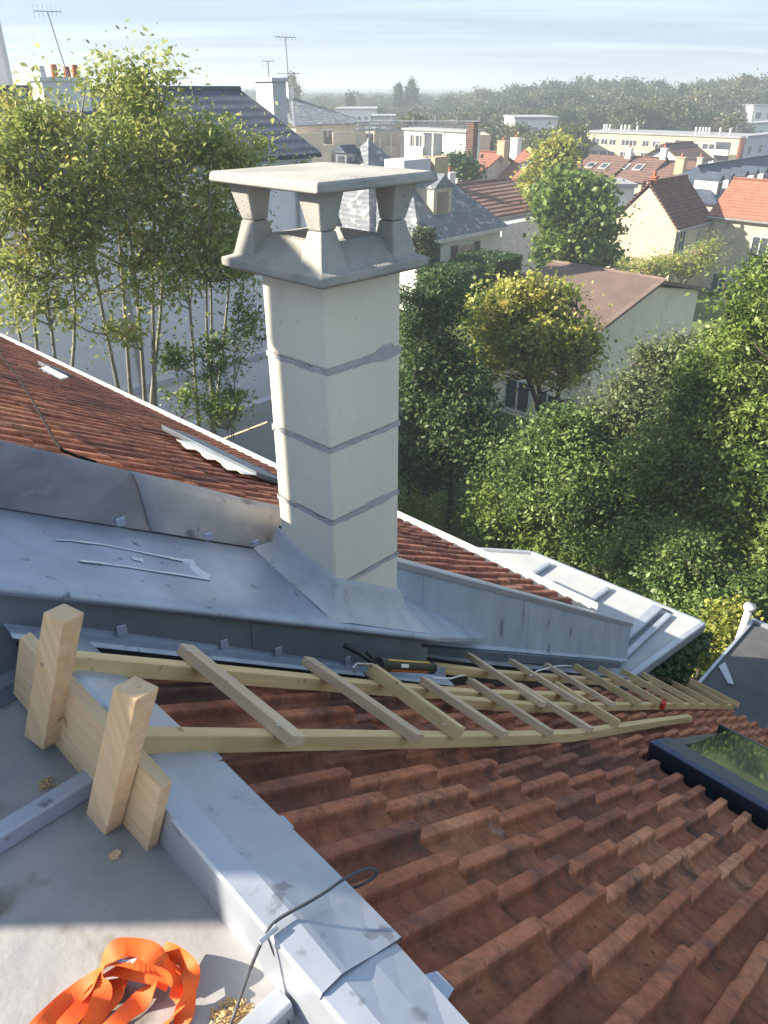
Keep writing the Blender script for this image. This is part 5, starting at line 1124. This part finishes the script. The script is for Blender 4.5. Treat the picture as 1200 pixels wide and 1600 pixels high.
def hedge(label, u0, u1, v0, v1, Y, dep, h, seed, nm='leaf_box'):
    a = at(u0, v0, Y); b = at(u1, v1, Y + (0)); rng = np.random.default_rng(seed); a = Vector((a.x, a.y, a.z-h)); L = SX*((Vector((b.x,b.y,0))-Vector((a.x,a.y,0))).length)
    root = empty('clipped_hedge', a, label, 'hedge', 'clipped garden hedges'); n = int(L.length*dep*h*260); P = []
    for i in range(n):
        f = rng.integers(0, 3); t, d, z = rng.random(), rng.random(), rng.random()
        if f == 0: z = 1 - .03*rng.random()
        elif f == 1: d = .03*rng.random()
        else: t = .02*rng.random()
        P.append(tuple(a + L*t + RX*dep*d + Z*h*z + Vector((rng.normal()*.03, rng.normal()*.03, rng.normal()*.03))))
    mb = MB(); mb.box(a + L*.01 + RX*.1, L*.98, RX*(dep-.2), Z*(h-.12)); mb.build('hedge_core', M[nm], root)
    leaves(P, .13, 1.4, M[nm], 'foliage', root, seed=seed)
hedge('clipped box hedge, nearer one, right of the white house', 702, 800, 428, 408, 41, 2.4, 2.2, 51)
hedge('clipped hedge, farther one, beside the white house corner', 775, 850, 408, 398, 44, 3.0, 2.4, 52)
# far trees: shared meshes, one object each
def far_variant(seed, kind):
    rng = np.random.default_rng(seed)
    if kind == 'round': el = [((0,0,7.5), 4.2, 4.2, 4.2), ((1.8,.5,6.2), 3.2, 3.2, 3.0), ((-2.0,-.5,6.0), 3.2, 3.2, 3.2), ((.3,.3,9.4), 2.8, 2.8, 2.8)]; nc, per, cr_, lf = 190, 42, 1.15, .55
    elif kind == 'poplar': el = [((0,0,9), 2.1, 2.1, 7.5), ((.3,0,6.5), 2.4, 2.4, 5), ((0,0,12), 1.5, 1.5, 4)]; nc, per, cr_, lf = 260, 40, .8, .55
    elif kind == 'cedar': el = [((0,0,10), 2.4, 2.4, 1.2), ((0,0,8), 4.4, 4.4, 1.0), ((0,0,5.8), 5.4, 5.4, 1.0)]; nc, per, cr_, lf = 150, 36, .9, .45
    else: el = [((0,0,4), 2.6, 2.6, 3), ((0,0,7.5), 1.8, 1.8, 3), ((0,0,10.5), .9, .9, 2.6)]; nc, per, cr_, lf = 150, 36, .7, .45
    cl, P = crown_pts(el, nc, per, cr_, rng, .45); N = len(P)
    nm_ = rng.normal(size=(N,3)); nm_[:,2] += .5; nm_ /= np.linalg.norm(nm_, axis=1)[:,None]; a = rng.normal(size=(N,3)); a -= nm_*np.sum(a*nm_, axis=1)[:,None]; a /= np.linalg.norm(a, axis=1)[:,None]
    b = np.cross(nm_, a); L = (lf*(.6+.8*rng.random(N)))[:,None]
    V = np.stack([P-a*L*.5, P+b*L*.35, P+a*L*.5, P-b*L*.35], axis=1).reshape(-1,3); Fq = np.arange(4*N).reshape(-1,4)
    T = np.array([(math.cos(k*1.57)*.3, math.sin(k*1.57)*.3, 0) for k in range(4)] + [(math.cos(k*1.57)*.15, math.sin(k*1.57)*.15, 8.5) for k in range(4)]); b0 = len(V)
    Ft = np.array([[b0+k, b0+(k+1) % 4, b0+4+(k+1) % 4, b0+4+k] for k in range(4)])
    mi = np.concatenate([np.zeros(N), np.ones(4)]); return mesh_np(kind+'_far_tree', np.vstack([V, T]), np.vstack([Fq, Ft]), [M['leaf_far'], M['bark_d']], mi)
VAR = {'round': [far_variant(60+i, 'round') for i in range(5)], 'poplar': [far_variant(70+i, 'poplar') for i in range(2)], 'cedar': [far_variant(80, 'cedar')], 'fir': [far_variant(90+i, 'fir') for i in range(2)]}
HT = {'round': 12.2, 'poplar': 16.8, 'cedar': 11.4, 'fir': 13.2}
def fartree(u, vtop, Y, kind='round', wide=1.0, label='broadleaf tree in the wood beyond the flats', group='trees of the far wood', nm='broadleaf_tree'):
    p = at(u, vtop, Y); h = max(3.0, p.z - GZ); s = h/HT[kind]; o = bpy.data.objects.new(nm, random.choice(VAR[kind])); link(o); o.location = (p.x, p.y, GZ)
    o.rotation_euler = (0, 0, random.random()*6.28); o.scale = (s*wide, s*wide, s); tag(o, label, 'tree', group)
GW = 'trees of the far wood'
ORD = 'leftmost|second|third|fourth|fifth|sixth|seventh|eighth|ninth|tenth|eleventh|twelfth|thirteenth|fourteenth|fifteenth|sixteenth|seventeenth|eighteenth|nineteenth|twentieth'.split('|')
def line(u0, u1, prof, Y, step, wide=1.15, label='broadleaf tree in the wood beyond the flats', group=GW):
    u = u0; k_n = 0; base_label = label
    while u < u1:
        v = np.interp(u, [q[0] for q in prof], [q[1] for q in prof]) + random.gauss(0, 3.0)
        if group != GW and k_n < len(ORD): label = ('%s from the left, ' % ORD[k_n] if k_n else 'leftmost ') + base_label
        k_n += 1
        fartree(u, v, Y*(1+.06*jit(1)), 'round', wide*(1+.2*jit(1)), label, group); u += step*(.75+.5*random.random())
line(700, 1230, [(700,150),(790,140),(850,128),(960,126),(1050,130),(1130,126),(1230,118)], 250, 15)
line(770, 1230, [(770,160),(850,143),(940,140),(1000,136),(1080,140),(1230,140)], 205, 18)
line(820, 1150, [(820,175),(880,165),(950,160),(1000,152),(1060,154),(1110,170),(1150,175)], 160, 20, 1.1, 'darker broadleaf tree just behind the yellow flats', 'trees just behind the yellow flats')
line(1120, 1230, [(1120,150),(1230,160)], 230, 16)
line(480, 830, [(480,152),(560,150),(640,150),(700,148),(830,145)], 300, 13, 1.2, 'hazy broadleaf tree of the distant belt', 'trees of the distant belt')
line(500, 780, [(500,165),(600,168),(660,165),(720,160),(780,165)], 210, 20, 1.2, 'broadleaf tree before the distant belt', 'trees in front of the distant belt')
line(690, 830, [(690,176),(760,172),(830,180)], 165, 16, 1.1, 'broadleaf tree behind the scaffolding', 'trees behind the scaffolding')
line(275, 520, [(275,146),(400,144),(520,146)], 420, 12, 1.3, 'low hazy tree on the skyline left of the poplars', 'trees on the left skyline')
line(745, 830, [(745,195),(790,190),(830,205)], 120, 20, 1.1, 'mid-green tree between the villa and white building', 'trees right of the villa')
line(850, 905, [(850,205),(905,190)], 105, 16, 1.0, 'olive-green tree behind the yellow poplar', 'trees behind the yellow tree')
fartree(623, 122, 230, 'poplar', .75, 'left slimmer poplar of the skyline pair', None, 'poplar_tree'); fartree(644, 120, 230, 'poplar', 1.0, 'right broader poplar of the skyline pair', None, 'poplar_tree')
fartree(458, 112, 200, 'poplar', .8, 'dark poplar behind the tall aerial mast', None, 'poplar_tree'); fartree(334, 131, 300, 'poplar', .6, 'distant small poplar over the slate ridge', None, 'poplar_tree')
fartree(547, 136, 210, 'fir', 1.0, 'dark pointed fir left of the poplar pair', None, 'fir_tree'); fartree(645, 173, 118, 'cedar', 1.0, 'dark flat-topped cedar above the scaffolding', None, 'cedar_tree')
fartree(1167, 113, 225, 'cedar', .9, 'dark cedar crown highest on the right skyline', None, 'cedar_tree'); fartree(992, 114, 235, 'fir', 1.0, 'dark conifer top standing above the wood', None, 'fir_tree'); fartree(1126, 127, 260, 'cedar', .6, 'small flat-crowned pine on the right skyline', None, 'cedar_tree')
# distant wooded land
far = []
rng = np.random.default_rng(77)
for k in range(36000):
    Y = 400*math.exp(rng.random()*.85); X = rng.uniform(-.6, .75)*Y; far.append((X, Y, GZ + rng.random()*9))
o = leaves(far, 5, 1.2, M['leaf_far'], 'distant_woods', None, seed=78, up=1.2); o['kind'] = 'stuff'
# far town specks on the hill
for k in range(26):
    u = random.uniform(480, 760); Y = random.uniform(650, 880); p = at(u, 140, Y); w = random.uniform(6, 14)
    mb = MB(); mb.box(Vector((p.x, Y, GZ)), (w,0,0), (0,12,0), (0,0,random.uniform(6,10))); mb.build('distant_house', M['plaster_w'], None, label='tiny pale house on the far plain', cat='house', group='tiny pale houses on the far plain', loc=(p.x, Y, GZ))

# ================================================================ HAZE
hz = bpy.data.materials.new('haze_air'); hz.use_nodes = True; n_, l_ = hz.node_tree.nodes, hz.node_tree.links
for q in list(n_):
    if q.type == 'BSDF_PRINCIPLED': n_.remove(q)
pv = n_.new('ShaderNodeVolumePrincipled'); pv.inputs['Color'].default_value = (.80,.89,1,1); pv.inputs['Density'].default_value = .0017; pv.inputs['Anisotropy'].default_value = .2
l_.new(pv.outputs[0], n_['Material Output'].inputs['Volume'])
mb = MB(); mb.box((-2700,-150,GZ-1.2), (5400,0,0), (0,2750,0), (0,0,26)); mb.build('haze', hz, kind='stuff')
